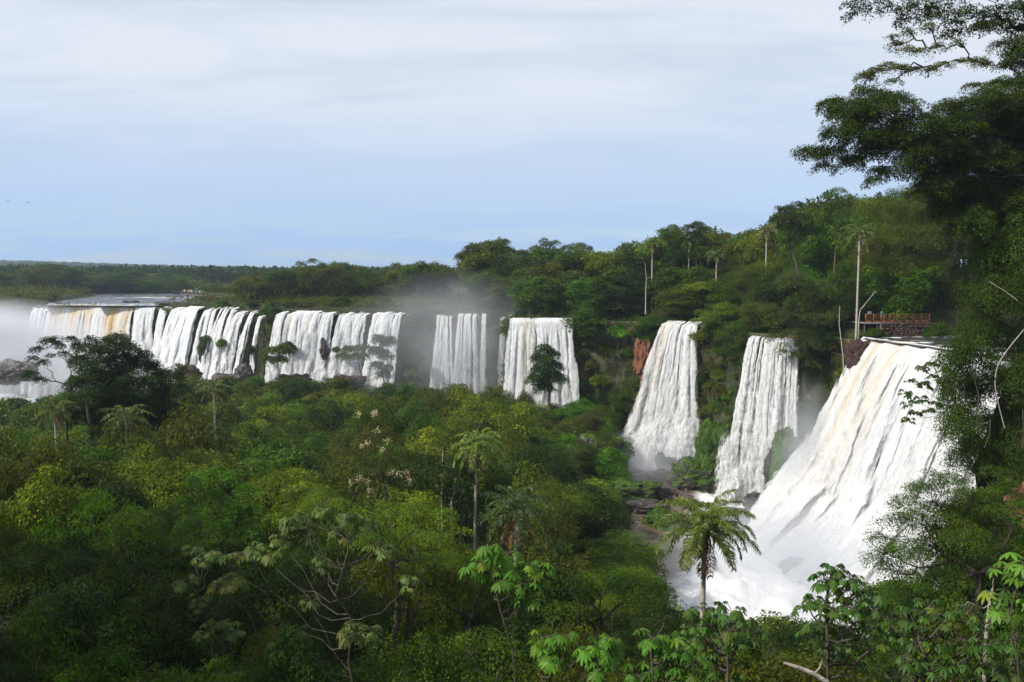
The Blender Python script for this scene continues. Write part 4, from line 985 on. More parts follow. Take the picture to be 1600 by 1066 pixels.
# the giant trees of the right bank
custom_tree('giant_tree', 'huge dark spreading tree on the right bank, its bough reaching far left over the forest', 'giant tree',
    PB([(1330, 175, 36), (1300, 165, 24), (1315, 205, 30), (1360, 160, 38), (1392, 172, 44), (1350, 215, 36), (1385, 222, 42), (1300, 240, 22), (1270, 238, 20), (1252, 236, 11), (1285, 260, 14), (1330, 255, 24), (1430, 205, 48), (1470, 235, 48), (1420, 265, 34), (1375, 270, 18), (1365, 283, 14), (1455, 295, 32),
        (1500, 200, 42, 2), (1530, 250, 55, 3), (1560, 200, 55, 3), (1590, 150, 55, 3), (1500, 300, 48, 3), (1560, 300, 55, 3), (1620, 250, 60, 3), (1480, 170, 26), (1600, 90, 30, 2), (1440, 235, 40), (1535, 170, 45, 2), (1470, 270, 40), (1600, 200, 60, 3), (1610, 320, 60, 3), (1345, 190, 30), (1365, 240, 26), (1530, 350, 45, 3), (1480, 330, 36, 2)], 62, .62, 2.2, 1),
    on_ground(1790, 63), at(1690, 290, 63), .6, (.028, .05, .005), dens=25, clump=.58, per=70, Ln=.17, twigs=.5, seed=31, droop=.3)
custom_tree('sparse_tree', 'sparse tree with fine bare branches fanning left above the huge dark tree', 'sparse tree',
    PB([(1350, 120, 18), (1368, 112, 17), (1385, 103, 15), (1405, 105, 15), (1425, 110, 14), (1345, 138, 12), (1395, 128, 12), (1452, 110, 15), (1470, 102, 13), (1400, 70, 13), (1392, 58, 10), (1415, 78, 14), (1440, 80, 13), (1465, 72, 13), (1420, 50, 12), (1450, 40, 14), (1480, 55, 12), (1505, 95, 14), (1500, 65, 10), (1530, 40, 18), (1560, 70, 16), (1540, 100, 10), (1520, 135, 16), (1555, 130, 14), (1560, 35, 20), (1595, 75, 24), (1525, 95, 16), (1545, 160, 18), (1580, 100, 22), (1600, 130, 26), (1590, 60, 20), (1510, 160, 14)], 67, .35, 1.2, 2),
    on_ground(1800, 68), at(1640, 150, 67), .4, 'olive', dens=25, clump=.48, per=34, Ln=.16, twigs=.8, minr=.045, seed=32, droop=.1, sides=6)
custom_tree('overhanging_tree', 'dark tree whose heavy limb crosses the top right corner', 'overhanging tree',
    PB([(1322, 12, 12), (1335, 22, 14), (1345, 5, 16), (1362, 18, 10), (1375, 2, 14), (1395, 14, 16), (1415, 30, 18), (1432, 12, 24), (1455, 28, 20), (1470, 10, 24), (1490, 42, 20), (1510, 20, 26), (1530, 45, 18), (1555, 20, 26), (1585, 40, 20), (1600, 10, 28), (1560, -20, 30), (1500, -20, 30), (1440, -20, 30), (1380, -20, 24), (1640, 10, 40), (1660, -20, 50), (1590, 70, 16)], 40, .6, 1.5, 3),
    on_ground(1720, 41), at(1690, 60, 40.5), .42, 'dark green', dens=34, clump=.34, per=46, Ln=.12, twigs=.8, seed=33, droop=.3)
custom_tree('vine_draped_tree', 'tall vine-draped tree filling the right edge from top to the red rock', 'vine-draped tree',
    PB([(1560, 360, 36), (1490, 560, 26), (1500, 600, 30), (1492, 650, 26), (1520, 520, 30), (1530, 700, 30), (1560, 720, 34), (1600, 720, 36), (1500, 715, 24), (1580, 390, 45), (1545, 400, 36), (1560, 460, 42), (1600, 450, 50), (1535, 500, 34), (1575, 530, 44), (1525, 560, 34), (1500, 590, 28), (1560, 600, 44), (1600, 590, 45), (1515, 640, 30), (1495, 670, 24), (1550, 670, 38), (1590, 660, 40), (1500, 540, 24), (1620, 350, 50), (1520, 690, 22), (1485, 620, 20), (1515, 450, 24), (1525, 340, 26)], 62, .9, 3, 4),
    on_ground(1780, 64), at(1640, 420, 64), .4, (.03, .058, .005), dens=25, clump=.55, per=66, Ln=.17, twigs=.15, seed=34, droop=.8, hang=1.3)
custom_tree('bamboo_thicket_tree', 'yellowish feathery tree behind the orange railing on the right bank', 'feathery tree',
    PB([(1380, 335, 32), (1410, 315, 34), (1440, 330, 36), (1395, 370, 38), (1435, 375, 38), (1470, 350, 38), (1500, 390, 40), (1400, 410, 34), (1450, 420, 34), (1480, 450, 36), (1500, 490, 34), (1370, 380, 24), (1350, 330, 20), (1420, 455, 22), (1480, 510, 26), (1500, 440, 30), (1450, 300, 30), (1490, 320, 34)], 122, .8, 2.5, 5),
    on_ground(1500, 124), at(1460, 430, 123), .3, 'olive', dens=8, clump=.95, per=60, Ln=.27, wid=.3, twigs=.3, seed=35, droop=.6, hang=.8)
custom_tree('feathery_tree', 'dark feathery tree leaning over the white water at the right', 'feathery tree',
    PB([(1450, 765, 34), (1480, 750, 32), (1420, 785, 30), (1400, 815, 30), (1440, 815, 38), (1480, 800, 40), (1520, 780, 40), (1375, 840, 22), (1385, 862, 26), (1365, 873, 16), (1420, 855, 34), (1465, 855, 40), (1510, 840, 44), (1550, 810, 44), (1580, 770, 36), (1400, 895, 18), (1430, 905, 26), (1480, 905, 36), (1530, 890, 44), (1580, 860, 44), (1560, 740, 26), (1600, 800, 40), (1455, 740, 16), (1400, 785, 12), (1362, 868, 10)], 38, .5, 1.6, 6),
    on_ground(1560, 38), at(1530, 900, 38), .3, 'mid green', dens=30, clump=.42, per=60, Ln=.11, wid=.34, twigs=.5, seed=36, droop=.5)
custom_tree('overhanging_shrub_tree', 'grey-green tree leaning over the top of the middle right fall', 'leaning tree',
    PB([(1225, 495, 22), (1250, 480, 26), (1200, 485, 18), (1275, 500, 26), (1240, 520, 22), (1215, 525, 15), (1265, 535, 22), (1290, 540, 20), (1205, 505, 14), (1250, 555, 16), (1270, 570, 16), (1225, 540, 9), (1240, 440, 26), (1280, 455, 26), (1300, 490, 22), (1222, 548, 8)], 122, .75, 1.6, 7),
    np.array([50, 121, -9.]), at(1270, 520, 121), .22, 'greyish green', dens=9, clump=.8, per=52, Ln=.25, twigs=.3, seed=37)
# skyline trees
SK = [('open_tree', 'tall umbrella-shaped tree on the skyline above the misty cliff', [(740, 388, 14), (725, 398, 12), (765, 383, 14), (785, 378, 12), (792, 390, 12), (775, 396, 13), (750, 402, 14), (735, 408, 12), (780, 408, 10), (760, 412, 12), (718, 402, 7), (800, 392, 6)], 214, 'olive', 12, (765, 440)),
      ('open_tree', 'pale thin-crowned tree on the skyline, right of the umbrella-shaped one', [(815, 395, 11), (835, 388, 11), (855, 382, 11), (868, 378, 8), (845, 400, 12), (825, 408, 12), (862, 396, 9), (850, 375, 7)], 220, 'greyish green', 9, (845, 440)),
      ('open_tree', 'pale thin-crowned tree on the skyline beside the dark cliff forest', [(885, 388, 11), (905, 384, 11), (918, 388, 8), (895, 400, 12), (912, 402, 9), (872, 395, 7)], 216, 'greyish green', 9, (898, 440)),
      ('open_tree', 'flat tiered tree on the skyline, left of the two above the tall plunge', [(1035, 362, 10), (1050, 355, 9), (1045, 372, 12), (1060, 378, 10), (1025, 385, 10), (1055, 390, 12)], 170, 'mid green', 12, (1050, 410)),
      ('open_tree', 'dark flat-topped tree on the skyline, right of the two above the tall plunge', [(1075, 355, 9), (1090, 350, 10), (1100, 358, 8), (1085, 366, 12), (1098, 374, 11), (1070, 372, 8), (1105, 385, 11)], 170, 'dark green', 14, (1088, 410)),
      ('open_tree', 'tall round dark tree on the skyline left of the twin crowns', [(1232, 328, 16), (1245, 320, 12), (1222, 340, 15), (1250, 340, 18), (1235, 355, 20), (1265, 360, 18), (1215, 325, 7)], 132, 'dark green', 10, (1240, 400)),
      ('open_tree', 'tall loose-crowned tree rising highest on the skyline left of the giant tree', [(1295, 305, 13), (1310, 298, 12), (1322, 310, 13), (1300, 322, 14), (1285, 335, 14), (1318, 332, 14), (1330, 322, 8), (1298, 346, 15), (1320, 352, 14)], 130, 'mid green', 9, (1305, 400)),
      ('open_tree', 'tiered pale tree on the island skyline above the broadest middle fall', [(470, 412, 9), (490, 408, 10), (505, 414, 8), (480, 420, 9), (498, 424, 9)], 262, 'greyish green', 7, (488, 450)),
      ('open_tree', 'wide low tree on the island skyline left of the gap in the trees', [(525, 418, 9), (540, 415, 9), (555, 418, 8), (565, 422, 6), (535, 428, 11), (552, 430, 9)], 262, 'olive', 8, (542, 455)),
      ('open_tree', 'feathery-topped tree on the island skyline right of the gap in the trees', [(605, 420, 9), (620, 415, 9), (635, 418, 10), (650, 420, 8), (665, 420, 9), (625, 430, 12), (650, 432, 12)], 256, 'olive', 8, (635, 455)),
      ('open_tree', 'almost bare dead-looking tree at the left end of the island skyline', [(400, 428, 7), (412, 424, 7), (425, 427, 7), (408, 435, 6), (420, 437, 6)], 262, 'brownish green', 5, (412, 458))]
for i, (nm, lb, bl, Y, c, dn, fk) in enumerate(SK):
    custom_tree(nm, lb, 'skyline tree', PB(bl, Y, .5, 1.5, 50 + i), on_ground(fk[0], Y), at(fk[0], fk[1], Y), .3 if Y > 200 else .26, c, minr=.05, dens=dn * (1.0 if Y < 180 else .7), clump=.95 if Y > 180 else .7, per=34, Ln=.4 if Y > 180 else .28, twigs=.6, seed=60 + i, droop=.15)
# trees standing before the far falls
custom_tree('leaning_tree', 'thin-branched leaning tree silhouetted on white mist at the left edge', 'leaning tree',
    PB([(75, 532, 11), (60, 545, 9), (90, 538, 9), (110, 530, 10), (122, 540, 10), (52, 560, 7), (68, 565, 8), (48, 582, 9), (62, 592, 9), (80, 555, 6), (100, 552, 8), (118, 560, 10), (85, 528, 6), (40, 588, 6)], 96, .5, 1.2, 8),
    on_ground(122, 96), at(112, 600, 96), .2, 'dark green', dens=26, clump=.55, per=44, Ln=.22, twigs=1, seed=38, droop=.2)
custom_tree('dense_tree', 'dense dark tree in the middle of the clump before the wide yellowish fall', 'dense tree', PB([(185, 532, 17), (170, 540, 18), (200, 545, 17), (160, 560, 22), (190, 570, 26), (215, 570, 22), (175, 600, 30), (150, 590, 22), (205, 605, 28), (165, 630, 28), (200, 635, 28), (185, 662, 28), (160, 660, 24), (215, 660, 26)], 97, .85, 1.5, 9), on_ground(185, 97), at(185, 610, 97), .35, 'dark green', dens=20, clump=.7, per=52, Ln=.24, twigs=.3, seed=39)
custom_tree('dense_tree', 'dense dark tree on the left of the clump before the wide yellowish fall', 'dense tree', PB([(135, 545, 16), (145, 532, 11), (125, 565, 16), (140, 580, 20), (120, 600, 20), (145, 615, 22), (115, 630, 20), (130, 655, 24), (100, 650, 18), (85, 635, 16)], 93, .85, 1.5, 10), on_ground(137, 93), at(135, 610, 93), .28, 'dark green', dens=21, clump=.65, per=52, Ln=.23, twigs=.3, seed=40)
custom_tree('dense_tree', 'dark olive tree on the right of the clump before the wide yellowish fall', 'dense tree', PB([(225, 555, 12), (240, 575, 16), (255, 590, 18), (235, 600, 20), (275, 590, 14), (260, 615, 22), (285, 610, 15), (240, 630, 22), (260, 648, 26), (235, 660, 24), (290, 640, 20), (280, 575, 10)], 99, .85, 1.5, 11), on_ground(255, 99), at(252, 620, 99), .28, 'dark green', dens=20, clump=.7, per=52, Ln=.24, twigs=.3, seed=41)
custom_tree('small_tree', 'dark rounded tree with bare stem before the right middle fall', 'small tree', PB([(592, 530, 12), (605, 535, 12), (612, 530, 7), (588, 550, 13), (603, 555, 12), (590, 572, 11), (598, 585, 11), (606, 575, 8)], 183, .8, 1, 12), on_ground(597, 183), at(597, 580, 183), .25, 'dark green', dens=15, clump=.9, per=36, Ln=.36, twigs=.3, seed=42)
custom_tree('small_tree', 'low spreading tree on a thin trunk left of the dark rounded one', 'small tree', PB([(545, 545, 10), (560, 543, 10), (572, 542, 8), (535, 555, 9), (555, 556, 10), (568, 556, 9)], 182, .5, 1, 13), on_ground(561, 182), at(561, 570, 182), .2, 'olive', dens=15, clump=.9, per=36, Ln=.36, twigs=.4, seed=43)
custom_tree('small_tree', 'rounded olive tree on the maroon rock before the broadest middle fall', 'small tree', PB([(425, 548, 11), (440, 545, 12), (450, 550, 8), (420, 562, 10), (436, 562, 12)], 180, .7, 1, 14), on_ground(436, 180), at(436, 580, 180), .2, 'olive', dens=15, clump=.9, per=36, Ln=.36, twigs=.3, seed=44)
custom_tree('small_tree', 'dark bushy tree standing before the compact white waterfall', 'small tree', PB([(850, 547, 14), (862, 554, 12), (842, 560, 13), (855, 567, 16), (868, 572, 12), (845, 580, 16), (860, 587, 18), (875, 592, 13), (835, 594, 14), (850, 605, 18)], 155, .8, 1, 15), on_ground(858, 155), at(857, 590, 155), .25, 'blue-green', dens=15, clump=.8, per=40, Ln=.32, twigs=.3, seed=45)
custom_tree('bare_tree', 'small leafless tree in front of the misty falls', 'bare tree', PB([(735, 578, 7), (742, 572, 7), (728, 576, 5), (745, 580, 6), (736, 585, 6)], 150, .8, .5, 16), on_ground(734, 150), at(735, 600, 150), .14, 'brownish green', dens=5, clump=.5, per=3, Ln=.15, twigs=1, seed=46)
custom_tree('bright_tree', 'shiny bright green tree in the left middle of the valley', 'bright tree', PB([(335, 745, 22), (310, 755, 20), (360, 750, 22), (385, 770, 22), (295, 785, 22), (330, 785, 30), (370, 800, 28), (400, 800, 20), (300, 820, 24), (345, 830, 28), (390, 835, 22), (285, 850, 16), (320, 860, 22)], 46, .8, 1.6, 17), on_ground(345, 46), at(345, 850, 46), .25, (.05, .125, .008), dens=20, clump=.45, per=60, Ln=.14, twigs=.3, seed=47)
custom_tree('yellow_green_tree', 'yellow-green feathery-leaved tree in the centre behind the tiered cecropia', 'feathery tree', PB([(470, 790, 22), (500, 775, 20), (530, 790, 24), (570, 800, 24), (610, 795, 24), (650, 790, 24), (690, 800, 24), (640, 830, 28), (600, 840, 26), (680, 840, 26), (560, 850, 22), (655, 875, 26), (700, 870, 20), (620, 890, 22), (430, 810, 20), (720, 830, 16)], 42, .5, 1.8, 18), on_ground(610, 42), at(610, 880, 42), .25, (.075, .14, .008), dens=22, clump=.5, per=60, Ln=.13, wid=.3, twigs=.3, seed=48, droop=.45)
custom_tree('flowering_tree', 'tree dotted with whitish flower heads left of the tall palm', 'flowering tree', PB([(590, 670, 20), (570, 690, 22), (610, 690, 22), (555, 715, 22), (595, 720, 26), (635, 715, 20), (570, 745, 22), (610, 750, 24), (645, 745, 18), (590, 775, 18)], 70, .8, 1.6, 19), on_ground(600, 70), at(600, 750, 70), .25, 'brownish green', dens=12, clump=.55, per=60, Ln=.17, twigs=.3, seed=49)
ft = bpy.data.objects[ [o.name for o in bpy.data.objects if o.name.startswith('flowering_tree')][0] ]
rg = np.random.default_rng(91); mb = MB()
for (px, py) in [(560, 652), (583, 650), (588, 648), (590, 678), (575, 695), (605, 692), (548, 758), (562, 752), (575, 756), (622, 745), (640, 752), (578, 770), (596, 706), (634, 742), (565, 700), (612, 742)]:
    c = at(px, py - 3, 68.4) - np.array(ft.location)
    V, F, T = leaf_quads(c + rg.normal(size=(26, 3)) * .16, rand_dirs(rg, 26), rand_dirs(rg, 26), .16, .12, rg.normal(1, .1, (26, 1)) * np.ones((26, 3)))
    mb = MB(); mb.add(V, F, T); o = mb.build('flower_head', leaf_m, ft, False); o.color = (.5, .42, .33, 1)
# pale bare trunks in the forest
def bare_trunk(label, pts, Y, r, name='tree_trunk', cat='bare trunk', seed=0):
    P = np.array([at(a, b, Y) for a, b in pts]); o_ = MB(); base = P[-1].copy()
    root = bpy.data.objects.new(name, None); col.objects.link(root); root.location = base
    o_.tube(P[::-1] - base, np.linspace(r, r * .5, len(P)), 7); 
    o_.tube(np.array([[0, 0, 0], [0, 0, -4.]]), [r, r * 1.3], 7)
    o_.build('stem', pale_bark_m, root)
    m2 = MB(); rg = np.random.default_rng(seed)
    for k in range(3):
        s = P[(k + 1) % len(P)] - base; m2.tube(limb_path(rg, s, s + rg.normal(size=3) * [.7, .3, .2] + [0, 0, .4], 5, 0, .06), [r * .35, r * .3, r * .2, r * .15, r * .08], 5)
    m2.build('branch', pale_bark_m, root)
    return tag(root, label, cat)
bare_trunk('white crooked trunk right of the middle right fall', [(1312, 478), (1311, 505), (1314, 530), (1317, 555), (1318, 575)], 112, .085, seed=1)
bare_trunk('pale forked trunk beside the left end of the railing', [(1368, 455), (1352, 475), (1344, 485), (1342, 500)], 114, 0.074, seed=2)
bare_trunk('thin pale trunk in the cliff forest left of the tall plunge', [(1008, 415), (1010, 435), (1009, 460)], 160, 0.099, seed=3)
0 and bare_trunk('short pale snag in the forest above the compact right fall', [(936, 448), (937, 462), (938, 480)], 176, 0.112, seed=4)
bare_trunk('twisted pale stem left of the tall palm trunk', [(712, 748), (710, 765), (706, 780), (705, 795)], 83, .13, seed=5)
bare_trunk('thin straight pale stem behind the twisted one', [(692, 705), (691, 740), (690, 780)], 90, .1, seed=6)
0 and bare_trunk('bare twiggy trunk in the forest above the middle right fall', [(1131, 390), (1134, 405), (1130, 418)], 150, 0.093, seed=7)
bare_trunk('leaning brown trunk before the white water at the right', [(1551, 920), (1546, 945), (1542, 975)], 21, .05, seed=8)
# lianas down the right-hand cliff
for i, (P, Y, lb) in enumerate([([(1518, 560), (1522, 590), (1530, 620), (1525, 650), (1532, 680)], 57, 'pale liana curving down the right cliff, nearest the big fall'), ([(1600, 515), (1575, 545), (1558, 570), (1553, 600), (1562, 640), (1570, 670)], 54, 'long pale liana looping down from the right edge'),
                                ([(1500, 520), (1502, 545), (1498, 565)], 60, 'short thick pale vine high on the right cliff'), ([(1548, 655), (1546, 680), (1538, 700)], 56, 'short pale root hanging low on the right cliff'), ([(1598, 640), (1599, 670), (1598, 700)], 54, 'straight pale root at the right edge'), ([(1590, 470), (1570, 455), (1545, 440)], 58, 'pale slanting branch crossing the upper right cliff')]):
    W_ = np.array([at(a, b, Y) for a, b in P]); mb = MB(); tt = np.linspace(0, 1, 24); Ws = np.stack([np.interp(tt, np.linspace(0, 1, len(W_)), W_[:, k]) for k in range(3)], 1); Ws = smooth_poly(Ws, 4)
    mb.tube(Ws, .032, 6); o = mb.build('liana', pale_bark_m if i in (1, 5) else bark_m); tag(o, lb, 'liana')
W_ = np.array([at(a, b, 16) for a, b in [(1225, 1036), (1250, 1044), (1272, 1053), (1292, 1066), (1300, 1074)]]); mb = MB(); mb.tube(W_, [.03, .045, .05, .05, .05], 8); mb.tube(np.array([W_[2], W_[2] + [.12, 0, .14], W_[2] + [.16, 0, .3]]), [.02, .015, .008], 5)
tag(mb.build('fallen_branch', pale_bark_m), 'bare pale branch slanting through leaves at the bottom edge', 'branch')
# unseen trees added outside the left of the frame to shade the near slope
for i, (x, y, zt, r) in enumerate([(-27, 17, 9, 7), (-33, 24, 10, 7), (-23, 9, 9, 6), (-39, 33, 11, 7), (-30, 10, 13, 7), (-45, 42, 11, 8), (-18, 3, 9, 6), (-38, 20, 14, 8)]):
    place('bushy', x, y, ztop=zt, r=r, colour='dark green', region='on the slope left of the view', lod=1)

# ------------------------------------------------------------------ rocks
maroon_m = noisy_mat('maroon_rock', [(.25, (.018, .011, .01)), (.55, (.06, .03, .024)), (.8, (.13, .07, .055))], .7, .7, .9, bscale=2.5, bdist=.3)
from mathutils import noise as mnoise
def boulder(label, c, size, mat, seed, moss=None, sub=5, name='boulder', rot=0.):
    import bmesh
    bm = bmesh.new(); bmesh.ops.create_icosphere(bm, subdivisions=sub, radius=1)
    for v in bm.verts:
        p = v.co.copy(); k = Vector((seed * 3.1, seed * 1.7, 0))
        d = 1 + .45 * (mnoise.fractal(p * 1.1 + k, 1, 2, 3)) + .1 * mnoise.fractal(p * 4 + k, .8, 2, 4)
        cell = mnoise.cell_vector(p * 1.6 + k)
        vd = mnoise.voronoi(p * 1.7 + k)[0]; d += .22 * (vd[1] - vd[0]) - .1 * vd[0] + .05 * mnoise.fractal(p * 9 + k, .8, 2, 3)
        v.co = Vector((p.x * abs(p.x) ** -.18 if abs(p.x) > .05 else p.x, p.y, p.z * (.9 if p.z > 0 else 1))) * d
        v.co = Vector((v.co.x * size[0], v.co.y * size[1], v.co.z * size[2]))
    me = bpy.data.meshes.new(name); bm.to_mesh(me); bm.free(); me.materials.append(mat)
    if moss: 
        me.materials.append(moss)
        for p in me.polygons:
            q = p.center; lim = .3 + .5 * mnoise.noise(Vector(q) * .5 + Vector((seed, 0, 0)))
            if p.normal.z > lim: p.material_index = 1
    o = bpy.data.objects.new(name, me); col.objects.link(o); o.location = c; o.rotation_euler = (0, 0, rot)
    if moss or mat is moss_m:     # grass and ferns rooted in the moss
        fc = [(p.center[:], p.normal[:]) for p in me.polygons if p.normal.z > .15 and (p.material_index == 1 or mat is moss_m)]
        if len(fc) > 20:
            rg = np.random.default_rng(seed); sel = rg.integers(0, len(fc), 2600); Pm = np.array([fc[q][0] for q in sel]); Nm = np.array([fc[q][1] for q in sel])
            d_ = np.hypot(*c[:2]); sz = d_ / 900.
            Pm = Pm + rg.normal(size=Pm.shape) * sz * .8; b = rg.normal(1, .3, (len(sel), 1)).clip(.4, 1.8)
            V, F, T = leaf_quads(Pm, nrm(Nm + rg.normal(size=Pm.shape) * .6), nrm(rg.normal(size=Pm.shape) + Nm), sz * rg.uniform(1, 2.4, len(sel)), sz * .7, np.concatenate([b * 1.1, b, b * .8], 1))
            g = np_mesh('moss_tufts', V, F, leaf_m, T, parent=o); g.color = (.045, .085, .008, 1); g['kind'] = 'stuff'
    return tag(o, label, 'boulder')
def rock_at(label, px, py, Y, size, mat=rock_m, seed=1, moss=None, **k): return boulder(label, at(px, py, Y), size, mat, seed, moss, **k)
rock_at('big dark rock with a grassy top standing at the left edge of the brown pool', 938, 722, 140, (4.6, 4, 4.6), rock_m, 1, moss_m)
rock_at('low flat ledge with grass on it left of the big grassy rock', 885, 716, 137, (4.6, 3.5, 2.2), rock_m, 2, moss_m)
rock_at('upright dark rock in the foam at the foot of the tall plunge', 1032, 719, 146, (1.0, .9, 1.5), rock_m, 3)
rock_at('smaller slanted rock beside the upright one in the foam', 1045, 725, 145, (1.3, .9, 1.0), rock_m, 4, moss_m)
rock_at('long flat black rock in front of the tall plunge', 1034, 742, 140, (2.5, 1.2, .9), rock_m, 5)
rock_at('broad mossy rock at the near side of the brown pool', 988, 772, 127, (4.6, 3, 2.4), rock_m, 6, moss_m)
rock_at('rounded black rock in the stream right of the broad mossy rock', 1040, 773, 128, (1.9, 1.4, 1.1), rock_m, 7)
rock_at('low dark rock at the water edge below the broad mossy rock', 1012, 790, 122, (3, 1.6, 1.0), rock_m, 8)
rock_at('round boulder covered in bright green moss in the pool', 1035, 816, 116, (2.5, 2.2, 2.0), moss_m, 9)
rock_at('large dark rock with mossy top between the tall plunge and middle right fall', 1090, 748, 137, (4.2, 3.0, 3.4), rock_m, 10, moss_m)
rock_at('mossy shoulder of rock above the dark one between the right falls', 1120, 705, 137, (3.6, 2.5, 6.0), moss_m, 11)
rock_at('tall wet black rock splitting the foot of the middle right fall', 1206, 752, 124, (1.2, 1.2, 4.8), rock_m, 12, moss_m, rot=.3)
rock_at('wet grey rock at the foot of the middle right fall', 1190, 785, 121, (2.6, 2, 1.6), rock_m, 13)
rock_at('steep mossy rib between the middle right fall and the huge near fall', 1232, 740, 118, (2.0, 2.5, 7.5), moss_m, 14, rot=.5)
rock_at('dark ledge with spray behind the palm crown', 1165, 815, 112, (5.5, 2.5, 1.8), rock_m, 15)
rock_at('grey rock breaking the white water below the huge near fall', 1242, 885, 95, (1.6, 1.2, 1.2), rock_m, 16)
rock_at('second small rock in the white water right of the grey one', 1270, 882, 96, (1.3, 1, .6), rock_m, 17)
rock_at('brown boulder on the brink left of the huge near fall', 1340, 555, 112, (1.6, 1.8, 2.6), maroon_m, 18)
rock_at('tall red rock face showing on the cliff left of the tall plunge', 1003, 560, 157.2, (1.5, 1.6, 4.2), red_rock_m, 19, rot=.3)
rock_at('reddish rock at the right edge over the feathery tree', 1604, 790, 42, (.8, 1, 1.3), red_rock_m, 20)
for i, (px, py, Y, s, lb) in enumerate([(294, 592, 195, (2.6, 2.5, 3.2), 'maroon rock left of the cascade under the narrow streams'), (458, 608, 184, (4.4, 4, 3.6), 'maroon rock face under the rounded olive tree'), (352, 604, 196, (3.6, 3, 3), 'dark rock in the middle of the left cascades'), (380, 594, 194, (2.4, 3, 3.8), 'steep black rock beside the low white cascade'),
                                       (542, 606, 185, (3.8, 4, 3.6), 'maroon rock below the low spreading tree'), (12, 582, 205, (4.2, 3, 3), 'left misty boulder at the left edge'), (38, 580, 206, (3.2, 3, 2.5), 'right misty boulder near the left edge'), (506, 548, 194, (1.2, 1.2, 2.6), 'black rock tooth splitting the broadest middle fall'), (320, 548, 214, (1.4, 2, 4), 'mossy pillar between the left-centre falls')]):
    rock_at(lb, px, py, Y, s, maroon_m if 'maroon' in lb else rock_m, 30 + i, moss_m if 'mossy' in lb else None)
# low rocks along the brink of the rivers
for i, (px, py, Y, s, lb) in enumerate([(205, 473, 262, (2.6, 1.5, .8), 'small rock in the river above the wide yellowish fall'), (262, 475, 240, (4, 2, .9), 'dark rock on the brink at the right end of the wide yellowish fall'), (248, 465, 330, (3, 2, .9), 'rock among the far rapids, left one'), (262, 465, 335, (3, 2, .9), 'rock among the far rapids, right one'), (274, 466, 320, (3, 2, 1.1), 'rock where the far rapids meet the island')]):
    rock_at(lb, px, py, Y, s, rock_m, 50 + i, sub=3)

# ------------------------------------------------------------------ built things
wood_m = noisy_mat('orange_wood', [(.3, (.15, .05, .02)), (.7, (.32, .115, .045))], 6, .6, .2)
grey_wood_m = noisy_mat('weathered_wood', [(.3, (.12, .1, .09)), (.7, (.3, .26, .23))], 5, .8, .3)
def stone_wall_mat():
    m, t, N, L = newmat('stone_wall'); o = N('ShaderNodeOutputMaterial'); p = N('ShaderNodeBsdfPrincipled'); L(p.outputs[0], o.inputs[0]); p.inputs['Roughness'].default_value = .9
    tc = N('ShaderNodeTexCoord'); v = N('ShaderNodeTexVoronoi'); v.inputs['Scale'].default_value = 2.6; mp = N('ShaderNodeMapping'); mp.inputs['Scale'].default_value = (1, 1, 1.6); L(tc.outputs['Object'], mp.inputs[0]); L(mp.outputs[0], v.inputs['Vector'])
    r = N('ShaderNodeValToRGB'); L(v.outputs['Color'], r.inputs[0]); e = r.color_ramp.elements; e[0].color = (.03, .017, .014, 1); e[1].color = (.15, .085, .06, 1)
    v2 = N('ShaderNodeTexVoronoi'); v2.feature = 'DISTANCE_TO_EDGE'; v2.inputs['Scale'].default_value = 2.6; L(mp.outputs[0], v2.inputs['Vector'])
    b = N('ShaderNodeBump'); b.inputs['Strength'].default_value = 1; b.inputs['Distance'].default_value = .15; q = N('ShaderNodeMapRange'); q.inputs[2].default_value = .12; L(v2.outputs['Distance'], q.inputs[0]); L(q.outputs[0], b.inputs['Height']); L(b.outputs[0], p.inputs['Normal'])
    L(r.outputs[0], p.inputs['Base Color']); return m
def root_at(name, loc, label, cat, group=None):
    r = bpy.data.objects.new(name, None); col.objects.link(r); r.location = loc; return tag(r, label, cat, group)
# near platform: retaining wall, deck and railing
A = np.array([52.2, 117.4]); B = np.array([62.0, 118.2]); TW = nrm(B - A); ang = math.atan2(TW[1], TW[0]); LW = np.linalg.norm(B - A)
wl = root_at('stone_wall', (*(A + TW * 6.2), -9.6), 'dark rough stone retaining wall under the orange railing, behind the near fall', 'stone wall')
mb = MB(); rgw = np.random.default_rng(8)
for rz in range(7):
    x = -3.9
    while x < 3.9:
        wd = rgw.uniform(.35, .8); mb.box((np.cos(ang) * (x + wd / 2), np.sin(ang) * (x + wd / 2) + rgw.uniform(-.06, .06) - .0, .2 + rz * .365), (wd - .03, .8, .35), ang, rgw.uniform(.7, 1.2)); x += wd
mb.build('stones', stone_wall_mat(), wl, False)
mb = MB(); mb.box((0, .12, 1.27), (7.9, .6, 2.5), ang); mb.build('mortar', rock_m, wl, False)
rl = root_at('wooden_railing', (*A, -6.95), 'orange wooden railing along the terrace above the huge near fall', 'railing')
def P2(s, off=0.): return np.array([TW[0] * s - TW[1] * off, TW[1] * s + TW[0] * off])
nP = 9
for k in range(nP):
    q = P2(k * LW / (nP - 1)); mb = MB(); mb.box((q[0], q[1], .62), (.12, .12, 1.24), ang); mb.box((q[0], q[1], 1.265), (.15, .15, .05), ang); mb.build('post', wood_m, rl, False)
for nm, z, hh in (('top_rail', 1.14, .09), ('middle_rail', .78, .07), ('bottom_rail', .12, .16)):
    for k in range(nP - 1):
        q = P2((k + .5) * LW / (nP - 1)); mb = MB(); mb.box((q[0], q[1], z), (LW / (nP - 1) - .13, .06, hh), ang); mb.build(nm, wood_m, rl, False)
for k in range(nP - 1):
    mb = MB()
    for j in range(1, 6):
        q = P2((k + j / 6) * LW / (nP - 1)); mb.tube(np.array([[q[0], q[1], .2], [q[0], q[1], .745]]), .012, 4)
    mb.build('bars', wood_m, rl, False)
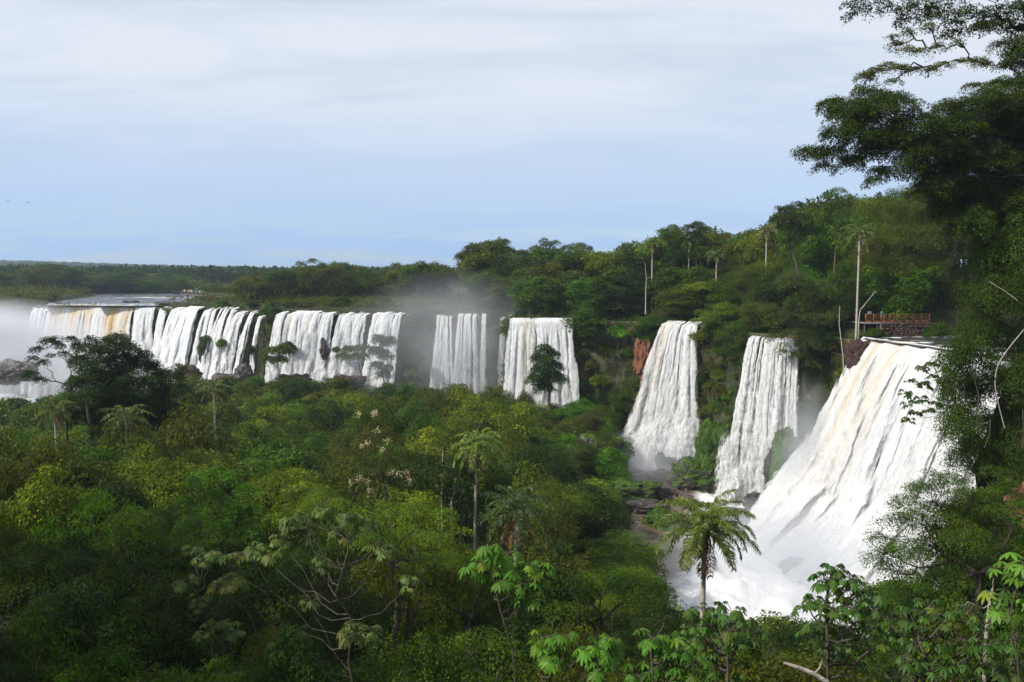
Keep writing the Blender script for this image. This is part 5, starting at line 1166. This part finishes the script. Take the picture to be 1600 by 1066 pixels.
dk = root_at('deck', (*A, -7.1), 'earth-brown terrace floor behind the orange railing', 'terrace')
mb = MB(); q = P2(LW / 2, 2.2); mb.box((q[0], q[1], 0), (LW + 1, 4.6, .12), ang)
mb.build('boards', grey_wood_m, dk, False)
mb = MB()
for k in range(6):
    q = P2(k * LW / 5, .3); mb.box((q[0], q[1], -1.26), (.2, .2, 2.4), ang)
mb.build('supports', grey_wood_m, dk, False)
for px_, Y_, r_, h_ in ((1368, 116.6, 1.5, 2.4), (1452, 116.9, 1.1, 1.8), (1462, 117.4, 1.8, 3.4), (1384, 116.9, .9, 1.2)):
    p_ = at(px_, 522, Y_); place('shrub', p_[0], Y_, zb=-9.7, h=h_, r=r_, colour='mid green', region='against the stone wall under the railing')
flat_white = noisy_mat('white_board', [(.3, (.5, .52, .52)), (.7, (.62, .64, .64))], 3, .6, .05); flat_teal = noisy_mat('teal_board', [(.3, (.03, .14, .13)), (.7, (.05, .2, .18))], 3, .6, .05)
for px, m, lb in ((1358.5, flat_white, 'small white notice board behind the left end of the orange railing'), (1379, flat_teal, 'small teal notice board behind the orange railing, right of the white one')):
    p = at(px, 487, 118.9); s = root_at('notice_board', (p[0], p[1], -7.04), lb, 'notice board')
    mb = MB(); mb.box((0, 0, 1.42), (.62, .06, .42), ang); mb.build('board', m, s, False)
    mb = MB(); mb.box((-.26, .06, .7), (.06, .06, 1.4), ang); mb.box((.26, .06, .7), (.06, .06, 1.4), ang); mb.build('legs', grey_wood_m, s, False)
# small red footbridge in the mist
fb = root_at('footbridge', (X_at(797, 200), 200, -10), 'small reddish footbridge in the mist above the pale falls', 'footbridge')
mb = MB(); mb.box((0, 0, 3.2), (5.8, 1.6, .2)); mb.build('deck', wood_m, fb, False)
mb = MB()
for z in (4.35, 3.9): mb.box((0, -.75, z), (5.8, .07, .1))
mb.build('rails', wood_m, fb, False)
for k in range(6): mb = MB(); mb.box((-2.8 + k * 1.12, -.75, 3.85), (.1, .1, 1.1)); mb.build('post', wood_m, fb, False)
for k in range(4): mb = MB(); mb.box((-2.5 + k * 1.67, -.5, 1.4), (.22, .22, 3.4)); mb.build('pier', grey_wood_m, fb, False)
# far viewing deck and its walkway
FA = np.array([X_at(291, 262), 262.]); FB = np.array([X_at(388, 244), 244.]); TF = nrm(FB - FA); af = math.atan2(TF[1], TF[0]); LF = np.linalg.norm(FB - FA)
ZD = at(300, 460, 262)[2]; ZE = at(388, 467, 244)[2]
wk = root_at('walkway', (*FA, ZD), 'long grey viewing walkway on the island above the left falls', 'walkway')
nS = 16
for k in range(nS):
    s = (k + .5) / nS; q = TF * LF * s; z = (ZE - ZD) * s; mb = MB(); mb.box((q[0], q[1], z), (LF / nS - .03, 2.6 if k > 5 else 4.2, .16), af); mb.build('deck', grey_wood_m, wk, False)
    mb = MB(); off = 1.25 if k > 5 else 2.05
    for zz_ in (1.05, .6): mb.box((q[0] + TF[1] * off, q[1] - TF[0] * off, z + zz_), (LF / nS, .06, .09), af)
    mb.build('rail', grey_wood_m, wk, False)
    mb = MB(); mb.box((q[0] + TF[1] * off, q[1] - TF[0] * off, z + .58), (.1, .1, 1.0), af); mb.build('post', grey_wood_m, wk, False)
    if k % 2 == 0: mb = MB(); mb.box((q[0], q[1], z - 1.6), (.3, .3, 3.), af); mb.build('pier', grey_wood_m, wk, False)
# visitors on the deck
skin_m = noisy_mat('skin', [(.3, (.35, .2, .13)), (.7, (.45, .28, .2))], 4, .6, .0)
def cloth_mat():
    m, t, N, L = newmat('cloth'); o = N('ShaderNodeOutputMaterial'); p = N('ShaderNodeBsdfPrincipled'); p.inputs['Roughness'].default_value = .85; oi = N('ShaderNodeObjectInfo'); L(oi.outputs['Color'], p.inputs['Base Color']); L(p.outputs[0], o.inputs[0]); return m
cloth_m = cloth_mat()
def skin_body():
    vs = [(0, 0, .95, .13), (0, 0, 1.15, .12), (0, 0, 1.35, .14), (0, 0, 1.5, .06), (0, 0, 1.6, .085), (0, -.01, 1.7, .08),
          (.1, 0, .85, .085), (.11, 0, .48, .055), (.11, .01, .08, .04), (.11, -.12, .03, .035), (-.1, 0, .85, .085), (-.11, 0, .48, .055), (-.11, .01, .08, .04), (-.11, -.12, .03, .035),
          (.19, 0, 1.4, .05), (.25, -.02, 1.12, .04), (.2, -.25, 1.08, .03), (.19, -.33, 1.08, .03), (-.19, 0, 1.4, .05), (-.25, -.02, 1.12, .04), (-.2, -.25, 1.08, .03), (-.19, -.33, 1.08, .03)]
    es = [(0, 1), (1, 2), (2, 3), (3, 4), (4, 5), (0, 6), (6, 7), (7, 8), (8, 9), (0, 10), (10, 11), (11, 12), (12, 13), (2, 14), (14, 15), (15, 16), (16, 17), (2, 18), (18, 19), (19, 20), (20, 21)]
    me = bpy.data.meshes.new('body'); me.from_pydata([v[:3] for v in vs], es, []); me.materials.append(skin_m)
    o = bpy.data.objects.new('body', me); col.objects.link(o); mod = o.modifiers.new('skin', 'SKIN')
    sl = me.skin_vertices[0].data if len(me.skin_vertices) else None
    if sl is None:
        me.attributes; bpy.context.view_layer.objects.active = o
    for i, v in enumerate(vs):
        if sl: sl[i].radius = (v[3], v[3] * (.75 if i in (0, 1, 2) else 1)); sl[i].use_root = (i == 0)
    o.modifiers.new('sub', 'SUBSURF').levels = 1; o.modifiers['sub'].render_levels = 1
    dg = bpy.context.evaluated_depsgraph_get(); m2 = bpy.data.meshes.new_from_object(o.evaluated_get(dg)); m2.materials.clear(); m2.materials.append(skin_m)
    bpy.data.objects.remove(o); return m2
body_me = skin_body()
def garments():
    sh = MB(); sh.tube([(0, 0, .9), (0, 0, 1.1), (0, 0, 1.3), (0, 0, 1.43), (0, 0, 1.48)], [.165, .15, .175, .15, .07], 10)
    for s in (-1, 1): sh.tube([(.13 * s, 0, 1.42), (.2 * s, 0, 1.38), (.25 * s, -.01, 1.2)], [.07, .075, .06], 8)
    tr = MB(); tr.tube([(0, 0, .8), (0, 0, .97)], [.15, .155], 10)
    for s in (-1, 1): tr.tube([(.09 * s, 0, .88), (.11 * s, 0, .5), (.11 * s, 0, .12)], [.11, .08, .065], 8)
    hr = MB(); hr.tube([(0, .02, 1.62), (0, .02, 1.7), (0, .01, 1.77), (0, 0, 1.8)], [.09, .1, .08, .02], 8)
    return sh, tr, hr
shp = [g.build(n, cloth_m, None) for g, n in zip(garments(), ('shirt', 'trousers', 'hair'))]
for o in shp: col.objects.unlink(o)
PPL = [(296, (.75, .72, .7), 'white'), (302, (.55, .2, .18), 'red'), (308, (.75, .75, .75), 'white'), (313, (.08, .1, .2), 'navy'), (316.5, (.12, .14, .3), 'blue'), (321, (.7, .7, .68), 'white'), (305, (.6, .35, .33), 'pink'), (326, (.2, .2, .2), 'grey')]
posn = {'296': 'leftmost of the visitors on the viewing deck', '308': 'third visitor in white between the pink and navy shirts', '321': 'near the right end of the visitors on the deck'}
for px, c, cn in PPL:
    s = (px - 291) / (388 - 291); q = FA + TF * LF * s; z = ZD + (ZE - ZD) * s + .08
    off = 1.5; X, Y = q[0] + TF[1] * off, q[1] - TF[0] * off
    lb = {296: 'person in white shirt, leftmost of the visitors on the viewing deck', 308: 'person in white shirt between the pink and navy ones on the deck', 321: 'person in white shirt between the blue and grey ones on the deck'}.get(px, 'person in %s shirt standing at the rail of the viewing deck' % cn)
    r = root_at('person', (X, Y, z), lb, 'person', 'visitors on the viewing deck'); r.rotation_euler = (0, 0, RNG.uniform(-.6, .6))
    b = bpy.data.objects.new('body', body_me); col.objects.link(b); b.parent = r
    for g, cc in zip(shp, (c, (.04, .05, .09), (.02, .015, .01))):
        k = g.copy(); col.objects.link(k); k.parent = r; k.color = (*cc, 1)
# two birds
bird_m = noisy_mat('dark_plumage', [(.3, (.01, .01, .01)), (.7, (.03, .03, .03))], 4, .8, 0)
for px, py, fl, lb in ((12, 314, .5, 'dark bird gliding in the sky, the left one of two'), (44, 317, -.3, 'dark bird gliding in the sky, the right one of two')):
    p = at(px, py, 150); r = root_at('bird', p, lb, 'bird', 'birds over the falls'); r.rotation_euler = (0, fl * .5, .4)
    mb = MB(); mb.tube([(0, -.3, 0), (0, -.18, .02), (0, 0, .03), (0, .2, .01), (0, .38, 0)], [.015, .05, .075, .05, .015], 8); mb.tube([(0, .3, 0), (0, .5, 0)], [.03, .07], 6)
    for s in (-1, 1):
        V = []; n = 9
        for k in range(n):
            t = k / (n - 1); x = s * (.04 + t * .62); z = .03 + .16 * math.sin(t * 2.2) - .05 * t; cw = .22 * (1 - t ** 2 * .75)
            V += [(x, -.12 * (1 - t) - .02, z), (x, -.1 * (1 - t) + cw, z), (x, -.1 * (1 - t) + cw, z - .012), (x, -.12 * (1 - t) - .02, z - .012)]
        F = [[k * 4 + a, k * 4 + (a + 1) % 4, k * 4 + 4 + (a + 1) % 4, k * 4 + 4 + a] for k in range(n - 1) for a in range(4)]
        mb.add(V, F)
    mb.build('body', bird_m, r)

# ------------------------------------------------------------------ spray and haze
def mist_mat(name, dens, falloff=1.2, nscale=1.6, seed=0., colr=(.93, .95, 1)):
    m, t, N, L = newmat(name); o = N('ShaderNodeOutputMaterial'); v = N('ShaderNodeVolumePrincipled'); v.inputs['Color'].default_value = (*colr, 1); v.inputs['Anisotropy'].default_value = .2
    tc = N('ShaderNodeTexCoord'); ln = N('ShaderNodeVectorMath'); ln.operation = 'LENGTH'; L(tc.outputs['Object'], ln.inputs[0])
    f = nmath(N, L, 'POWER', nmath(N, L, 'SUBTRACT', 1.0, ln.outputs['Value'], clamp=True), falloff)
    mp = N('ShaderNodeMapping'); mp.inputs['Location'].default_value = (seed, seed, seed); L(tc.outputs['Object'], mp.inputs[0])
    n = N('ShaderNodeTexNoise'); n.inputs['Scale'].default_value = nscale; n.inputs['Detail'].default_value = 3; L(mp.outputs[0], n.inputs['Vector'])
    r = N('ShaderNodeMapRange'); r.inputs[1].default_value = .35; r.inputs[2].default_value = .7; L(n.outputs[0], r.inputs[0])
    L(nmath(N, L, 'MULTIPLY', nmath(N, L, 'MULTIPLY', f, nmath(N, L, 'ADD', r.outputs[0], .15)), dens), v.inputs['Density']); L(v.outputs[0], o.inputs['Volume']); return m
def mist(label, c, rad, dens, **k):
    import bmesh
    bm = bmesh.new(); bmesh.ops.create_icosphere(bm, subdivisions=2, radius=1); me = bpy.data.meshes.new('mist'); bm.to_mesh(me); bm.free()
    me.materials.append(mist_mat('mist', dens, **k)); o = bpy.data.objects.new('mist', me); col.objects.link(o); o.location = c; o.scale = rad
    return tag(o, label, 'mist', kind='stuff')
mist('grey mist rising before the pale thin falls in the middle', at(708, 545, 176), (29, 11, 19), .12, seed=1.2)
mist('white spray cloud at the far left falls', at(0, 555, 215), (34, 16, 17), .40, seed=4.0)
mist('thick spray boiling up at the foot of the huge near fall', (35, 92, -35), (20, 17, 8.5), .27, seed=2.5, nscale=2.6, falloff=1.0)
mist('thin spray drifting beside the huge near fall', (40.5, 110, -25), (6, 5, 12), .25, seed=7.0)
mist('spray at the foot of the tall plunge and over the brown pool', (24, 143, -34.5), (15, 11, 7), .22, seed=8.0)
# air
import bmesh
bm = bmesh.new(); bmesh.ops.create_cube(bm, size=1); me = bpy.data.meshes.new('haze'); bm.to_mesh(me); bm.free()
m, t, N, L = newmat('air'); o_ = N('ShaderNodeOutputMaterial'); v = N('ShaderNodeVolumePrincipled'); v.inputs['Color'].default_value = (.72, .86, 1, 1); v.inputs['Density'].default_value = .00018; v.inputs['Anisotropy'].default_value = .3; L(v.outputs[0], o_.inputs['Volume'])
me.materials.append(m); hz_ = bpy.data.objects.new('haze', me); col.objects.link(hz_); zlo = min(-40.5, float(GZ.min())) - 1.5; zhi = float(GZ.max()) + 20
hz_.location = (0, (gy[0] + gy[-1]) / 2, (zlo + zhi) / 2); hz_.scale = ((gx[-1] - gx[0]) + 10, (gy[-1] - gy[0]) + 10, zhi - zlo); tag(hz_, 'thin blue air over the whole valley', 'haze', kind='stuff')

# ------------------------------------------------------------------ labels for the many plants
ORD = ['', 'first', 'second', 'third', 'fourth', 'fifth', 'sixth', 'seventh', 'eighth', 'ninth', 'tenth', 'eleventh', 'twelfth']
buckets = {}
for r in REC:
    if r[6]: continue
    buckets.setdefault((r[1], r[2], r[3]), []).append(r)
for (kind, c, reg), L_ in buckets.items():
    L_.sort(key=lambda r: r[4]); n = len(L_)
    base = c + ' ' + KINDNAME[kind][1] + ' ' + reg.replace('in the forest ', '')
    for i, r in enumerate(L_):
        if n == 1: lab = base
        elif i == 0: lab = base + ', leftmost'
        elif i == n - 1: lab = base + ', rightmost'
        else: lab = base + ', ' + (ORD[i + 1] if i + 1 < len(ORD) else 'number %d' % (i + 1)) + ' from left'
        w_ = lab.split()
        r[0]['label'] = ' '.join(w_); r[0]['group'] = 'plants ' + reg
    assert max(len(r[0]['label'].split()) for r in L_) <= 18, L_[0][0]['label']
